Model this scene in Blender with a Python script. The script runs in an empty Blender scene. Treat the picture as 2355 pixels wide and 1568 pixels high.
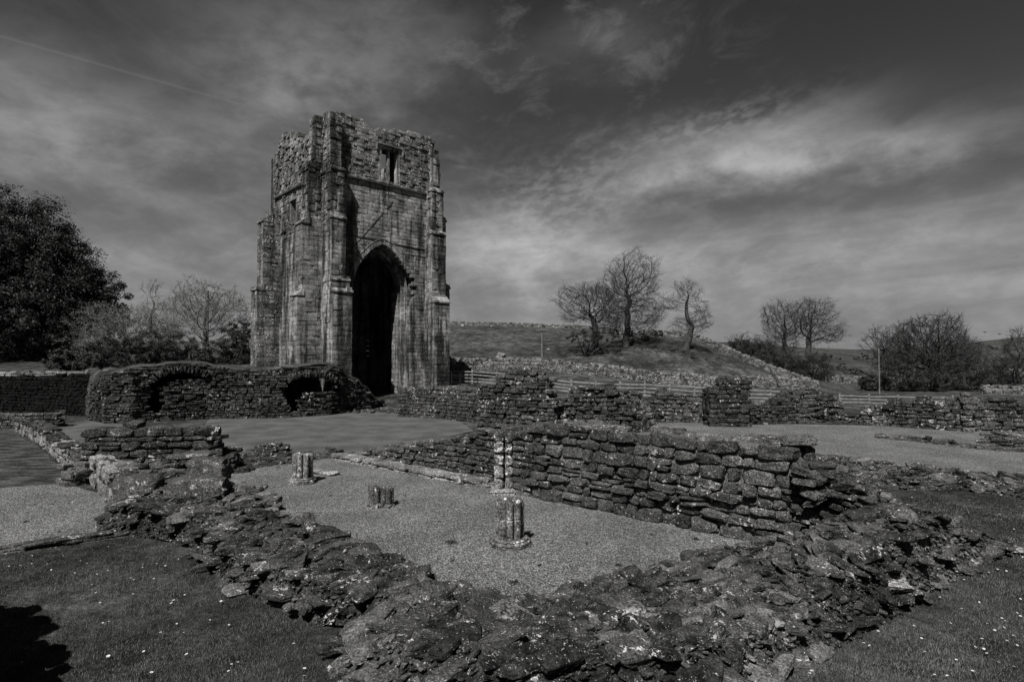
import bpy, math, random
import numpy as np
from math import radians, sin, cos, tan, atan, atan2, pi

# ------------------------------------------------------------------ camera
sc = bpy.context.scene
COL = sc.collection
CZ = 3.3                        # eye height over the gravel floor
PITCH = math.atan(36/1308)
cd = bpy.data.cameras.new('camera'); cam = bpy.data.objects.new('camera', cd); COL.objects.link(cam)
cam.location = (0, 0, CZ); cam.rotation_euler = (pi/2+PITCH, 0, 0)
cd.sensor_width = 36; cd.lens = 20.0; cd.clip_start = .05; cd.clip_end = 6000
sc.camera = cam

# ------------------------------------------------------------------ sun + sky
SUN_EL = radians(53); SH = np.array([.34, .940])        # where shadows fall on the ground
sl = bpy.data.lights.new('sun', 'SUN'); so = bpy.data.objects.new('sun', sl); COL.objects.link(so)
sl.energy = 5.0; sl.angle = radians(.5); sl.color = (1, .99, .975)
from mathutils import Vector, Matrix
sdir = Vector((SH[0]*cos(SUN_EL), SH[1]*cos(SUN_EL), -sin(SUN_EL)))
so.rotation_euler = sdir.to_track_quat('-Z', 'Y').to_euler(); so.location = (-30, -40, 60)
sc.view_settings.view_transform = 'Standard'; sc.view_settings.look = 'None'
sc.view_settings.exposure = .45; sc.view_settings.gamma = 1

world = bpy.data.worlds.new('World'); sc.world = world; world.use_nodes = True
class NT:
    def __init__(s, tree): s.t = tree; s.n = tree.nodes; s.l = tree.links
    def new(s, typ, **kw):
        n = s.n.new(typ)
        for k, v in kw.items(): setattr(n, k, v)
        return n
    def put(s, node, idx, val):
        if hasattr(val, 'links') or isinstance(val, bpy.types.NodeSocket): s.l.new(val, node.inputs[idx])
        elif val is not None: node.inputs[idx].default_value = val
    def math(s, op, a, b=None, c=None, clamp=False):
        n = s.new('ShaderNodeMath', operation=op); n.use_clamp = clamp
        s.put(n, 0, a)
        if b is not None: s.put(n, 1, b)
        if c is not None: s.put(n, 2, c)
        return n.outputs[0]
    def rng(s, v, a, b, c=0., d=1., smooth=True):
        n = s.new('ShaderNodeMapRange'); n.interpolation_type = 'SMOOTHSTEP' if smooth else 'LINEAR'
        n.clamp = True
        s.put(n, 0, v); s.put(n, 1, a); s.put(n, 2, b); s.put(n, 3, c); s.put(n, 4, d); return n.outputs[0]
    def noise(s, vec, scale, detail=4, rough=.55, dist=0., out=0):
        n = s.new('ShaderNodeTexNoise'); n.inputs['Scale'].default_value = scale; n.inputs['Detail'].default_value = detail
        n.inputs['Roughness'].default_value = rough; n.inputs['Distortion'].default_value = dist
        s.l.new(vec, n.inputs['Vector']); return n.outputs[out]
    def vor(s, vec, scale, feat='F1', out=0, rnd=1.):
        n = s.new('ShaderNodeTexVoronoi', feature=feat); n.inputs['Scale'].default_value = scale
        n.inputs['Randomness'].default_value = rnd
        s.l.new(vec, n.inputs['Vector']); return n.outputs[out]
    def mapv(s, vec, scale=(1, 1, 1), rot=(0, 0, 0), loc=(0, 0, 0)):
        n = s.new('ShaderNodeMapping'); n.inputs['Scale'].default_value = scale; n.inputs['Rotation'].default_value = rot
        n.inputs['Location'].default_value = loc
        s.l.new(vec, n.inputs['Vector']); return n.outputs[0]
    def mix(s, f, a, b):            # float mix
        n = s.new('ShaderNodeMix'); n.data_type = 'FLOAT'
        s.put(n, 0, f); s.put(n, 2, a); s.put(n, 3, b); return n.outputs[0]
    def comb(s, x, y, z):
        n = s.new('ShaderNodeCombineXYZ'); s.put(n, 0, x); s.put(n, 1, y); s.put(n, 2, z); return n.outputs[0]

def build_world():
    w = NT(world.node_tree)
    for n in list(w.n): w.n.remove(n)
    out = w.new('ShaderNodeOutputWorld'); bg = w.new('ShaderNodeBackground'); w.l.new(bg.outputs[0], out.inputs[0])
    sky = w.new('ShaderNodeTexSky'); sky.sky_type = 'NISHITA'; sky.sun_disc = False
    sky.sun_elevation = SUN_EL; sky.sun_rotation = math.atan2(-SH[0], -SH[1])
    sky.dust_density = 2.0; sky.air_density = 1.0
    sep = w.new('ShaderNodeSeparateColor'); w.l.new(sky.outputs[0], sep.inputs[0])
    red = sep.outputs[0]                                    # red filter black and white film: blue air goes dark
    tc = w.new('ShaderNodeTexCoord'); d = tc.outputs['Generated']
    sx = w.new('ShaderNodeSeparateXYZ'); w.l.new(d, sx.inputs[0]); x, y, z = sx.outputs
    az = w.math('ARCTAN2', x, y); el = w.math('ARCSINE', z)
    # thin cirrus in a flat layer overhead: direction -> place in the layer
    zz = w.math('ADD', w.math('MAXIMUM', z, 0.), .10)
    u = w.math('DIVIDE', x, zz); v = w.math('DIVIDE', y, zz); pl = w.comb(u, v, 0.)
    warp = w.noise(pl, .5, 3, out=1)
    vm = w.new('ShaderNodeVectorMath', operation='MULTIPLY_ADD'); w.l.new(warp, vm.inputs[0]); vm.inputs[1].default_value = (.7, .7, 0); w.l.new(pl, vm.inputs[2])
    pw = vm.outputs[0]
    sph = w.comb(az, el, 0.)
    def an(ang, sx, sy, loc=(0, 0, 0)): return w.mapv(w.mapv(sph, rot=(0, 0, radians(-ang))), (sx, sy, 1), loc=loc)
    wisp = w.noise(an(4, 5, 9, (2, 7, 0)), 1.0, 9, .62, .15)
    left = w.noise(an(-15, 2.2, 8.5, (1.3, 4, 0)), 1.0, 9, .60, .35)
    right = w.noise(an(3, 2.0, 13, (3.3, 2, 0)), 1.0, 9, .62, .3)
    fine = w.noise(an(6, 13, 26, (3, 1, 0)), 1.0, 7, .65, .3)
    puff = w.noise(an(10, 8, 15, (9, 4, 0)), 1.0, 9, .68, .4)
    rip = w.noise(an(10, 42, 80), 1.0, 3, .5, .2)
    def blob(px, py, wx, wy, ang):        # soft bank of cloud: direction and angular size
        a0 = atan((px-1177)/1308); e0 = atan((820-py)/1308*cos(a0)); c, s = cos(radians(ang)), sin(radians(ang))
        da = w.math('SUBTRACT', az, a0); de = w.math('SUBTRACT', el, e0)
        p = w.math('DIVIDE', w.math('ADD', w.math('MULTIPLY', da, c), w.math('MULTIPLY', de, s)), wx)
        q = w.math('DIVIDE', w.math('SUBTRACT', w.math('MULTIPLY', de, c), w.math('MULTIPLY', da, s)), wy)
        wob = w.math('MULTIPLY', w.math('SUBTRACT', wisp, .5), 3.2)
        q = w.math('ADD', q, wob)
        r2 = w.math('ADD', w.math('MULTIPLY', p, p), w.math('MULTIPLY', q, q))
        return w.math('EXPONENT', w.math('MULTIPLY', r2, -1.))
    hz = w.rng(el, 0., .75, 1., 0., False)
    base = w.math('ADD', w.math('MULTIPLY', red, .0115), w.math('ADD', w.math('MULTIPLY', w.math('POWER', hz, 2.8), .10), .008))
    sideL = w.rng(az, .05, -.35); low = w.rng(el, .40, .10); lowL = w.rng(el, .62, .2)
    cl = w.math('MULTIPLY', w.math('MULTIPLY', w.rng(left, .44, .70), sideL), lowL)
    ll = w.math('MULTIPLY', w.math('MULTIPLY', w.rng(right, .42, .66), w.rng(az, -.35, 0.)), low)
    mid = w.math('MULTIPLY', w.math('MULTIPLY', w.rng(puff, .50, .72), w.rng(az, -.35, -.1)), w.rng(az, .55, .15))
    fl = w.math('MULTIPLY', w.rng(fine, .46, .72), w.rng(el, .45, .08))
    tot = w.math('ADD', w.math('ADD', w.math('MULTIPLY', cl, .085), w.math('MULTIPLY', fl, .035)), w.math('ADD', w.math('MULTIPLY', ll, .075), w.math('MULTIPLY', mid, .055)))
    brk = w.math('MULTIPLY', w.rng(fine, .3, .65, .75, 1.15), w.rng(wisp, .3, .62, .6, 1.2))
    for (b, k) in ((blob(1760, 350, .19, .045, -4), .20), (blob(1520, 400, .14, .032, 5), .13), (blob(2060, 345, .12, .030, 1), .12), (blob(1850, 275, .10, .022, 9), .08),
                   (blob(700, 150, .18, .09, 0), .13), (blob(50, 240, .15, .085, -10), .09), (blob(330, 330, .26, .045, -6), .06), (blob(480, 300, .2, .05, -5), .05),
                   (blob(1200, 545, .17, .055, 3), .17), (blob(1550, 590, .35, .045, 1), .08), (blob(1950, 590, .40, .05, -1), .07), (blob(2200, 480, .25, .03, 2), .05),
                   (blob(1180, 720, .9, .08, 0), .07), (blob(460, 600, .35, .07, 0), .07), (blob(1370, 90, .12, .045, 8), .05), (blob(960, 60, .12, .05, 0), .05)):
        tot = w.math('ADD', tot, w.math('MULTIPLY', w.math('MULTIPLY', b, k), brk))
    mack = w.math('MULTIPLY', blob(1290, 450, .12, .07, 14), w.rng(rip, .38, .66))
    mack2 = w.math('MULTIPLY', blob(1640, 285, .14, .025, 8), w.rng(rip, .38, .66))
    tot = w.math('ADD', tot, w.math('MULTIPLY', w.math('ADD', mack, mack2), .075))
    tot = w.math('MULTIPLY', tot, w.rng(w.math('ADD', az, w.math('MULTIPLY', el, 1.2)), .98, 1.35, 1., .6))
    # vapour trail: a thin band along a great circle
    def dr(px, py):
        v = Vector(((px-1177)/1308, 1, (820-py)/1308)); return v.normalized()
    nn = dr(0, 78).cross(dr(560, 238)).normalized()
    dp = w.new('ShaderNodeVectorMath', operation='DOT_PRODUCT'); w.l.new(d, dp.inputs[0]); dp.inputs[1].default_value = nn
    line = w.math('MULTIPLY', w.rng(w.math('ABSOLUTE', dp.outputs['Value']), .0005, .0028, 1., 0.), w.rng(az, -.42, -.50, 0., 1.))
    line = w.math('MULTIPLY', line, w.rng(y, 0., .05))
    tot = w.math('ADD', tot, w.math('MULTIPLY', line, .02))
    val = w.math('ADD', base, w.math('MULTIPLY', tot, .74))
    w.l.new(w.comb(val, val, val), bg.inputs[0])
    bg.inputs[1].default_value = 1.0
    return sep, bg
build_world()

# ------------------------------------------------------------------ helpers: picture point -> place
FX = 1308.0
def ray(px, py):
    a, b = (px-1177)/FX, (784-py)/FX
    return np.array([a, cos(PITCH)-b*sin(PITCH), sin(PITCH)+b*cos(PITCH)])
def G(px, py, z=0.):
    r = ray(px, py); t = (z-CZ)/r[2]; return np.array([r[0]*t, r[1]*t, z])
def D(px, py, Y):                      # point at forward distance Y
    r = ray(px, py); t = Y/r[1]; return np.array([r[0]*t, Y, CZ+r[2]*t])
def Wp(px, pb, pt, z0=0.):             # foot of a wall and its height there
    p = G(px, pb, z0); return (p[0], p[1], D(px, pt, p[1])[2])
def proj(P):
    P = np.atleast_2d(P); X = P[:, 0]; Y = P[:, 1]; Z = P[:, 2]-CZ
    f = Y*cos(PITCH)+Z*sin(PITCH); up = -Y*sin(PITCH)+Z*cos(PITCH)
    return 1177+FX*X/f, 784-FX*up/f

rs = np.random.RandomState(7)
_T = np.random.RandomState(3).rand(32, 32, 32).astype(np.float32)
def vn(P, s, octv=1, seed=0.):
    P = np.asarray(P, float)*s+seed*7.31; out = 0; amp = 1; tot = 0
    for o in range(octv):
        i = np.floor(P).astype(int); f = P-i; f = f*f*(3-2*f); i &= 31; j = (i+1) & 31
        x0, y0, z0 = i[..., 0], i[..., 1], i[..., 2]; x1, y1, z1 = j[..., 0], j[..., 1], j[..., 2]
        fx, fy, fz = f[..., 0], f[..., 1], f[..., 2]
        c = ((_T[x0, y0, z0]*(1-fx)+_T[x1, y0, z0]*fx)*(1-fy)+(_T[x0, y1, z0]*(1-fx)+_T[x1, y1, z0]*fx)*fy)*(1-fz) \
            + ((_T[x0, y0, z1]*(1-fx)+_T[x1, y0, z1]*fx)*(1-fy)+(_T[x0, y1, z1]*(1-fx)+_T[x1, y1, z1]*fx)*fy)*fz
        out = out+amp*(c-.5)*2; tot += amp; amp *= .5; P = P*2.03+11.7
    return out/tot
def v3(x, y=0., z=0.):
    x = np.asarray(x, float); return np.stack([x, np.broadcast_to(y, x.shape), np.broadcast_to(z, x.shape)], -1)
def smooth(x, a, b):
    t = np.clip((x-a)/(b-a), 0, 1); return t*t*(3-2*t)

# ------------------------------------------------------------------ mesh builder
class MB:
    def __init__(s): s.V = []; s.F = []; s.T = []; s.M = []; s.n = 0
    def add(s, V, F, tone=.5, mat=0):
        V = np.asarray(V, float).reshape(-1, 3); F = np.asarray(F, int)
        if len(V) == 0: return
        s.V.append(V); s.F.append(F+s.n); s.T.append(np.broadcast_to(np.asarray(tone, float), (len(V),)).copy())
        s.M.append(np.full(len(F), mat, int)); s.n += len(V)
    def build(s, name, mats, parent=None, sm=False):
        me = bpy.data.meshes.new(name)
        if s.V:
            V = np.concatenate(s.V); me.vertices.add(len(V)); me.vertices.foreach_set('co', V.ravel())
            cnt = np.concatenate([np.full(len(f), f.shape[1]) for f in s.F]); idx = np.concatenate([f.ravel() for f in s.F])
            me.loops.add(len(idx)); me.loops.foreach_set('vertex_index', idx.astype(np.int32))
            me.polygons.add(len(cnt)); st = np.concatenate([[0], np.cumsum(cnt)[:-1]])
            me.polygons.foreach_set('loop_start', st.astype(np.int32))
            me.polygons.foreach_set('material_index', np.concatenate(s.M).astype(np.int32))
            me.polygons.foreach_set('use_smooth', np.full(len(cnt), bool(sm)))
            at = me.attributes.new('tone', 'FLOAT', 'POINT'); at.data.foreach_set('value', np.concatenate(s.T).astype(np.float32))
            me.update(calc_edges=True); me.validate()
        for m in (mats if isinstance(mats, (list, tuple)) else [mats]): me.materials.append(m)
        o = bpy.data.objects.new(name, me); COL.objects.link(o)
        if parent: o.parent = parent; o.matrix_parent_inverse = parent.matrix_world.inverted() if False else Matrix.Translation(-parent.location)
        return o
def tag(o, label=None, cat=None, group=None, kind=None):
    if label: o['label'] = label
    if cat: o['category'] = cat
    if group: o['group'] = group
    if kind: o['kind'] = kind
    return o
def empty(name, loc, label, cat, group=None):
    o = bpy.data.objects.new(name, None); COL.objects.link(o); o.location = tuple(float(c) for c in loc); o.empty_display_size = .3
    return tag(o, label, cat, group)
def grid(mb, P, tone=.5, mat=0):        # P: (a,b,3)
    a, b = P.shape[:2]; i = np.arange(a*b).reshape(a, b)
    F = np.stack([i[:-1, :-1], i[1:, :-1], i[1:, 1:], i[:-1, 1:]], -1).reshape(-1, 4)
    mb.add(P.reshape(-1, 3), F, np.asarray(tone).ravel() if np.ndim(tone) else tone, mat)

# ------------------------------------------------------------------ stones
def proto(n, seed, k=5., chips=5, nz=.10, rough=.05):
    r = np.random.RandomState(seed)
    g = np.linspace(-1, 1, n+1); key = {}; V = []; F = []
    def vid(p):
        q = tuple(np.round(p, 4))
        if q not in key: key[q] = len(V); V.append(p)
        return key[q]
    for ax in range(3):
        for sg in (-1, 1):
            for i in range(n):
                for j in range(n):
                    q = []
                    for (a, b) in ((i, j), (i+1, j), (i+1, j+1), (i, j+1)):
                        p = np.zeros(3); p[ax] = sg; p[(ax+1) % 3] = g[a]; p[(ax+2) % 3] = g[b]; q.append(vid(p))
                    F.append(q if sg > 0 else q[::-1])
    V = np.array(V); V /= (np.abs(V)**k).sum(1, keepdims=True)**(1/k)
    for c in range(chips):
        d = r.randn(3); d /= np.linalg.norm(d); lim = (np.abs(d)).sum()*r.uniform(.62, .86)
        V -= np.maximum(0, V@d-lim)[:, None]*d
    off = r.rand()*20
    N = np.stack([vn(V+off, .9), vn(V+off+5, .9), vn(V+off+9, .9)], -1); V = V+N*nz
    if rough: V = V+np.stack([vn(V+off, 3.1), vn(V+off+5, 3.1), vn(V+off+9, 3.1)], -1)*rough
    return V, np.array(F)
BLK = [proto(3, 100+i, 14, 5, .08, .07) for i in range(16)]       # small wall stones
BLKM = [proto(6, 150+i, 20, 12, .06, .07) for i in range(18)]      # near wall stones
ASH = [proto(2, 200+i, 30, 0, .02, .008) for i in range(8)]       # squared tower blocks
ROCK = [proto(6, 300+i, 10, 22, .16, .05) for i in range(20)]      # foreground rubble
FLK = [proto(3, 400+i, 12, 12, .18, .06) for i in range(14)]       # small flakes
def place(mb, protos, C, A, S, tone, mat=0):
    """C (N,3) centres, A (N,3,3) rows = local axes, S (N,3) half sizes"""
    C = np.asarray(C); N = len(C)
    if N == 0: return
    pi_ = rs.randint(0, len(protos), N); fl = rs.choice([-1, 1], (N, 3)); fl[:, 2] = fl[:, 0]*fl[:, 1]   # keeps handedness
    tone = np.broadcast_to(tone, (N,))
    for k, (V, F) in enumerate(protos):
        m = np.where(pi_ == k)[0]
        if len(m) == 0: continue
        L = V[None]*fl[m][:, None]*S[m][:, None]
        Wd = np.einsum('nvi,nij->nvj', L, A[m])+C[m][:, None]
        nv = len(V); FF = (F[None]+(np.arange(len(m))*nv)[:, None, None]).reshape(-1, 4)
        mb.add(Wd.reshape(-1, 3), FF, np.repeat(tone[m], nv), mat)
def euler_axes(yaw, tx, ty):
    N = len(yaw); A = np.zeros((N, 3, 3))
    for i in range(N):
        A[i] = np.array((Matrix.Rotation(yaw[i], 3, 'Z') @ Matrix.Rotation(tx[i], 3, 'X') @ Matrix.Rotation(ty[i], 3, 'Y')).transposed())
    return A

def wall(mb, pts, thick=.6, ch=(.12, .2), ln=(.2, .5), z0=0., protos=None, holes=(), core=True, rag=.06, jit=.02, gap=.012, wild=.0, tone=(.2, .8), seed=1, backz=None, coretone=.35, batter=0., side=None):
    """coursed rubble: pts = [(x, y, ztop)...] along the visible face"""
    protos = protos or BLK; r = np.random.RandomState(seed)
    P = np.array(pts, float); XY = P[:, :2]; seg = np.linalg.norm(np.diff(XY, axis=0), axis=1); S = np.concatenate([[0], np.cumsum(seg)]); L = S[-1]
    def at(s):
        return np.stack([np.interp(s, S, P[:, 0]), np.interp(s, S, P[:, 1])], -1)
    def top(s):
        return np.interp(s, S, P[:, 2])+rag*(vn(v3(np.asarray(s)*1.0, seed*3.3), 1.9, 2))*1.6
    mid = at(L/2); tdir = (XY[-1]-XY[0])/max(1e-6, np.linalg.norm(XY[-1]-XY[0])); nrm = np.array([tdir[1], -tdir[0]])
    sgn = 1. if nrm@(-mid) > 0 else -1.
    if side: sgn = side
    C = []; A = []; Z = []; T = []
    bd = .22 if thick > .5 else thick/2
    rows = [(0, bd)]
    if thick > .5:
        k = max(1, int(round((thick-2*bd)/.3))); wmid = (thick-2*bd)/k
        rows += [(bd+i*wmid, wmid) for i in range(k)]
    rows += [(thick-bd, bd)]
    hmax = P[:, 2].max()+rag*2
    for ri, (off, dep) in enumerate(rows):
        z = z0-.03; rr = np.random.RandomState(seed*31+ri)
        while z < hmax:
            h = rr.uniform(*ch); s = -rr.uniform(0, .1)
            while s < L:
                l = rr.uniform(*ln)
                if h > (ch[0]+ch[1])/2: l *= 1.15
                sc_ = min(s+l/2, L); tz = float(top(sc_))
                hh = h
                if z+h*.55 <= tz:
                    inner = 0 < ri < len(rows)-1
                    if not inner or z+h > tz-.35 or s < .45 or s+l > L-.45:
                        p = at(sc_); q = at(min(sc_+.05, L)); q0 = at(max(0, sc_-.05)); a = q-q0; a /= np.linalg.norm(a)+1e-9
                        b = np.array([a[1], -a[0]])*sgn
                        o = -(off+dep/2)+rr.uniform(-jit, jit) - batter*(z-z0)*(1 if ri == 0 else 0)
                        c = np.array([p[0]+b[0]*o, p[1]+b[1]*o, z+hh/2])
                        spl = rr.rand() < .09 and h > .13
                        for (zz, h2) in (((z+hh*.26, hh*.5), (z+hh*.76, hh*.5)) if spl else ((z+hh/2, hh),)):
                            yaw = atan2(a[1], a[0])+rr.normal(0, .05+wild); A.append(np.array((Matrix.Rotation(yaw, 3, 'Z') @ Matrix.Rotation(rr.normal(0, .02+wild*.5), 3, 'X') @ Matrix.Rotation(rr.normal(0, .025+wild*.5), 3, 'Y')).transposed()))
                            C.append([c[0], c[1], zz]); Z.append([l/2-gap/2, dep/2+rr.uniform(0, .03), h2/2-gap/2]); T.append(rr.uniform(*tone))
                s += l
            z += h
    C = np.array(C); A = np.array(A); Z = np.array(Z); T = np.array(T)
    if holes and len(C):
        px, py = proj(C); keep = np.ones(len(C), bool)
        for hp in holes: keep &= ~inpoly(px, py, hp)
        C, A, Z, T = C[keep], A[keep], Z[keep], T[keep]
    place(mb, protos, C, A, Z, T)
    if core:
        n = max(4, int(L/.25)); s = np.linspace(.03, L-.03, n); p = at(s); a = np.gradient(p, axis=0); a /= np.linalg.norm(a, axis=1, keepdims=True); b = np.stack([a[:, 1], -a[:, 0]], -1)*sgn
        tz = np.maximum(top(s)-(ch[0]+.05), z0-.1)
        i0, i1 = .05+jit, thick-.05-jit
        if i1 > i0:
            ring = [np.column_stack([p-b*i0, np.full(n, z0-.1)]), np.column_stack([p-b*i0, tz]), np.column_stack([p-b*i1, tz]), np.column_stack([p-b*i1, np.full(n, z0-.1)])]
            grid(mb, np.stack(ring, 1), coretone)
            for e in (0, n-1): mb.add(np.array([r_[e] for r_ in ring]), [[0, 1, 2, 3]], coretone)
    return at, top, L, sgn
def inpoly(x, y, poly):
    x = np.asarray(x); y = np.asarray(y); c = np.zeros(x.shape, bool); n = len(poly)
    for i in range(n):
        x1, y1 = poly[i][:2]; x2, y2 = poly[(i+1) % n][:2]
        if y1 == y2: continue
        k = ((y1 > y) != (y2 > y)) & (x < (x2-x1)*(y-y1)/(y2-y1)+x1); c ^= k
    return c

# ------------------------------------------------------------------ materials
def mat_base(name):
    m = bpy.data.materials.new(name); m.use_nodes = True; t = NT(m.node_tree)
    for n in list(t.n): t.n.remove(n)
    out = t.new('ShaderNodeOutputMaterial'); b = t.new('ShaderNodeBsdfPrincipled'); t.l.new(b.outputs[0], out.inputs[0])
    b.inputs['Specular IOR Level'].default_value = .08; b.inputs['Roughness'].default_value = .9
    tc = t.new('ShaderNodeTexCoord'); return m, t, b, tc.outputs['Object']
def setcol(t, b, v, tint=(1, 1, 1)):
    t.l.new(t.comb(v, v, v) if tint == (1, 1, 1) else t.comb(t.math('MULTIPLY', v, tint[0]), t.math('MULTIPLY', v, tint[1]), t.math('MULTIPLY', v, tint[2])), b.inputs['Base Color'])
def bump(t, b, h, dist, strength=1.):
    n = t.new('ShaderNodeBump'); n.inputs['Distance'].default_value = dist; n.inputs['Strength'].default_value = strength
    t.put(n, 'Height', h); t.l.new(n.outputs[0], b.inputs['Normal']); return n
def stone(name, lo, hi, lich=.5, ls=9., lv=.5, bd=.03, bs=8., streak=0., layers=0., stain=.5, micro=.28):
    """weathered stone: dark staining, crusts of pale lichen, pitted relief"""
    m, t, b, co = mat_base(name)
    at = t.new('ShaderNodeAttribute'); at.attribute_name = 'tone'; tone = at.outputs['Fac']
    n1 = t.noise(co, bs*.5, 5, .6); n2 = t.noise(co, bs*3, 6, .65); n3 = t.noise(co, .55, 4, .6)
    f = t.math('ADD', t.math('MULTIPLY', tone, .55), t.math('MULTIPLY', t.rng(n1, .3, .7), .45))
    v = t.mix(f, lo, hi)
    v = t.math('MULTIPLY', v, t.rng(n2, .3, .7, .45, 1.35))
    v = t.math('MULTIPLY', v, t.rng(n3, .35, .65, 1-stain, 1.15))
    if streak:
        st = t.noise(t.mapv(co, (1, 1, .09)), 1.7, 5, .65, .2); big = t.noise(co, .16, 3)
        k = t.rng(t.math('ADD', st, t.math('MULTIPLY', big, .6)), .72, .9)
        v = t.math('MULTIPLY', v, t.mix(k, 1., 1-streak))
    if lich > 0:
        ln = t.noise(co, ls, 6, .7, .3); ln2 = t.noise(co, ls*.16, 3, .6)
        thr = t.math('SUBTRACT', .73-.13*lich, t.math('MULTIPLY', t.math('SUBTRACT', ln2, .5), .55))
        k = t.math('MULTIPLY', t.rng(t.math('SUBTRACT', ln, thr), -.004, .03), .9)
        v = t.mix(k, v, lv)
        sp = t.noise(co, ls*4.2, 3, .6); sm = t.noise(co, ls*.5, 3, .6)
        k2 = t.rng(t.math('ADD', sp, t.math('MULTIPLY', t.math('SUBTRACT', sm, .5), .35)), .665-.03*lich, .70-.03*lich)
        v = t.mix(t.math('MULTIPLY', k2, .8), v, lv*.85)
        dk = t.rng(t.noise(co, ls*3.1, 4, .7), .42, .52); v = t.math('MULTIPLY', v, t.mix(dk, micro, 1.12))
    setcol(t, b, v, (1, .995, .985))
    hgt = t.math('ADD', n1, t.math('MULTIPLY', n2, .5))
    if layers:
        lay = t.noise(t.mapv(co, (1.2, 1.2, 16.)), layers, 5, .6, .5); hgt = t.math('ADD', hgt, t.math('MULTIPLY', lay, 1.2))
        hgt = t.math('ADD', hgt, t.math('MULTIPLY', t.vor(co, bs*1.6, 'DISTANCE_TO_EDGE'), .5))
    bump(t, b, hgt, bd)
    return m
M = {}
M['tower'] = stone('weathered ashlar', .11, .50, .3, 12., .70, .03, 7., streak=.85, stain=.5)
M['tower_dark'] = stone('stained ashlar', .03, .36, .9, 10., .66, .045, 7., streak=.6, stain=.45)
M['tower_line'] = stone('blackened moulding', .02, .08, .3, 11., .4, .03, 7., stain=.3)
M['tower_trim'] = stone('worn dressed stone', .10, .3, .6, 8., .5, .03, 7., stain=.5)
M['wall'] = stone('dark rubble masonry', .018, .15, .75, 12., .45, .035, 11., stain=.45)
M['wall_left'] = stone('shade toned rubble masonry', .008, .09, .7, 8., .40, .05, 8., stain=.5)  # shade on camera-facing left walls is put into this darker colour
M['wall_far'] = stone('far rubble masonry', .008, .13, .8, 7., .45, .05, 8., stain=.45)
M['wall_black'] = stone('shade toned black masonry', .003, .014, .1, 5., .10, .05, 6., stain=.4)  # shade of the far left wall put into a near-black colour
M['kerb'] = stone('pale kerb stone', .09, .36, .6, 9., .55, .03, 8., stain=.5)
M['pillar'] = stone('lichened pier stone', .035, .36, .95, 9., .65, .03, 9., stain=.75)
M['rock'] = stone('slaty rubble', .007, .165, .65, 14., .5, .035, 13., layers=2.6, stain=.55, micro=.5)
M['pier_dark'] = stone('blackened pier stone', .008, .07, .8, 9., .42, .04, 8., stain=.4)
M['rockpale'] = stone('pale lichened slab', .08, .26, .75, 9., .5, .05, 9., layers=1., stain=.5)
M['dry'] = stone('limestone drystone', .01, .31, .15, 5., .45, .05, 4., stain=.2)

def simple(name, v, var=.3, sc_=6., bd=.01, rough=.9):
    m, t, b, co = mat_base(name); n = t.noise(co, sc_, 5, .6)
    setcol(t, b, t.math('MULTIPLY', t.rng(n, .3, .7, 1-var, 1+var), v)); bump(t, b, n, bd); b.inputs['Roughness'].default_value = rough
    return m
def bark(name, lo, hi):
    m, t, b, co = mat_base(name); n = t.noise(t.mapv(co, (1, 1, .25)), 9, 5, .6)
    setcol(t, b, t.mix(t.rng(n, .3, .7), lo, hi)); bump(t, b, n, .03); return m
def leafm(name, lo, hi, spec=.18):
    m, t, b, co = mat_base(name); at = t.new('ShaderNodeAttribute'); at.attribute_name = 'tone'
    n = t.noise(co, .8, 3, .6)
    setcol(t, b, t.math('MULTIPLY', t.mix(at.outputs['Fac'], lo, hi), t.rng(n, .3, .7, .6, 1.3)), (.98, 1, .96))
    b.inputs['Roughness'].default_value = .55; b.inputs['Specular IOR Level'].default_value = spec
    return m
M['wood'] = simple('silvered timber', .17, .35, 5., .01)
M['oldwood'] = simple('creosoted pole timber', .12, .3, 5., .01)
M['iron'] = simple('black iron', .012, .3, 8., .002, .5)
M['bark'] = bark('grey bark', .022, .07)
M['twig'] = bark('twig bark', .018, .05)
M['barkpale'] = bark('pale hawthorn bark', .06, .17)
M['yew'] = leafm('yew needles', .004, .018)
M['bush'] = leafm('bush leaves', .008, .045)
M['bud'] = leafm('spring buds', .05, .20)
M['grassblade'] = leafm('grass blades', .02, .14)

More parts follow.
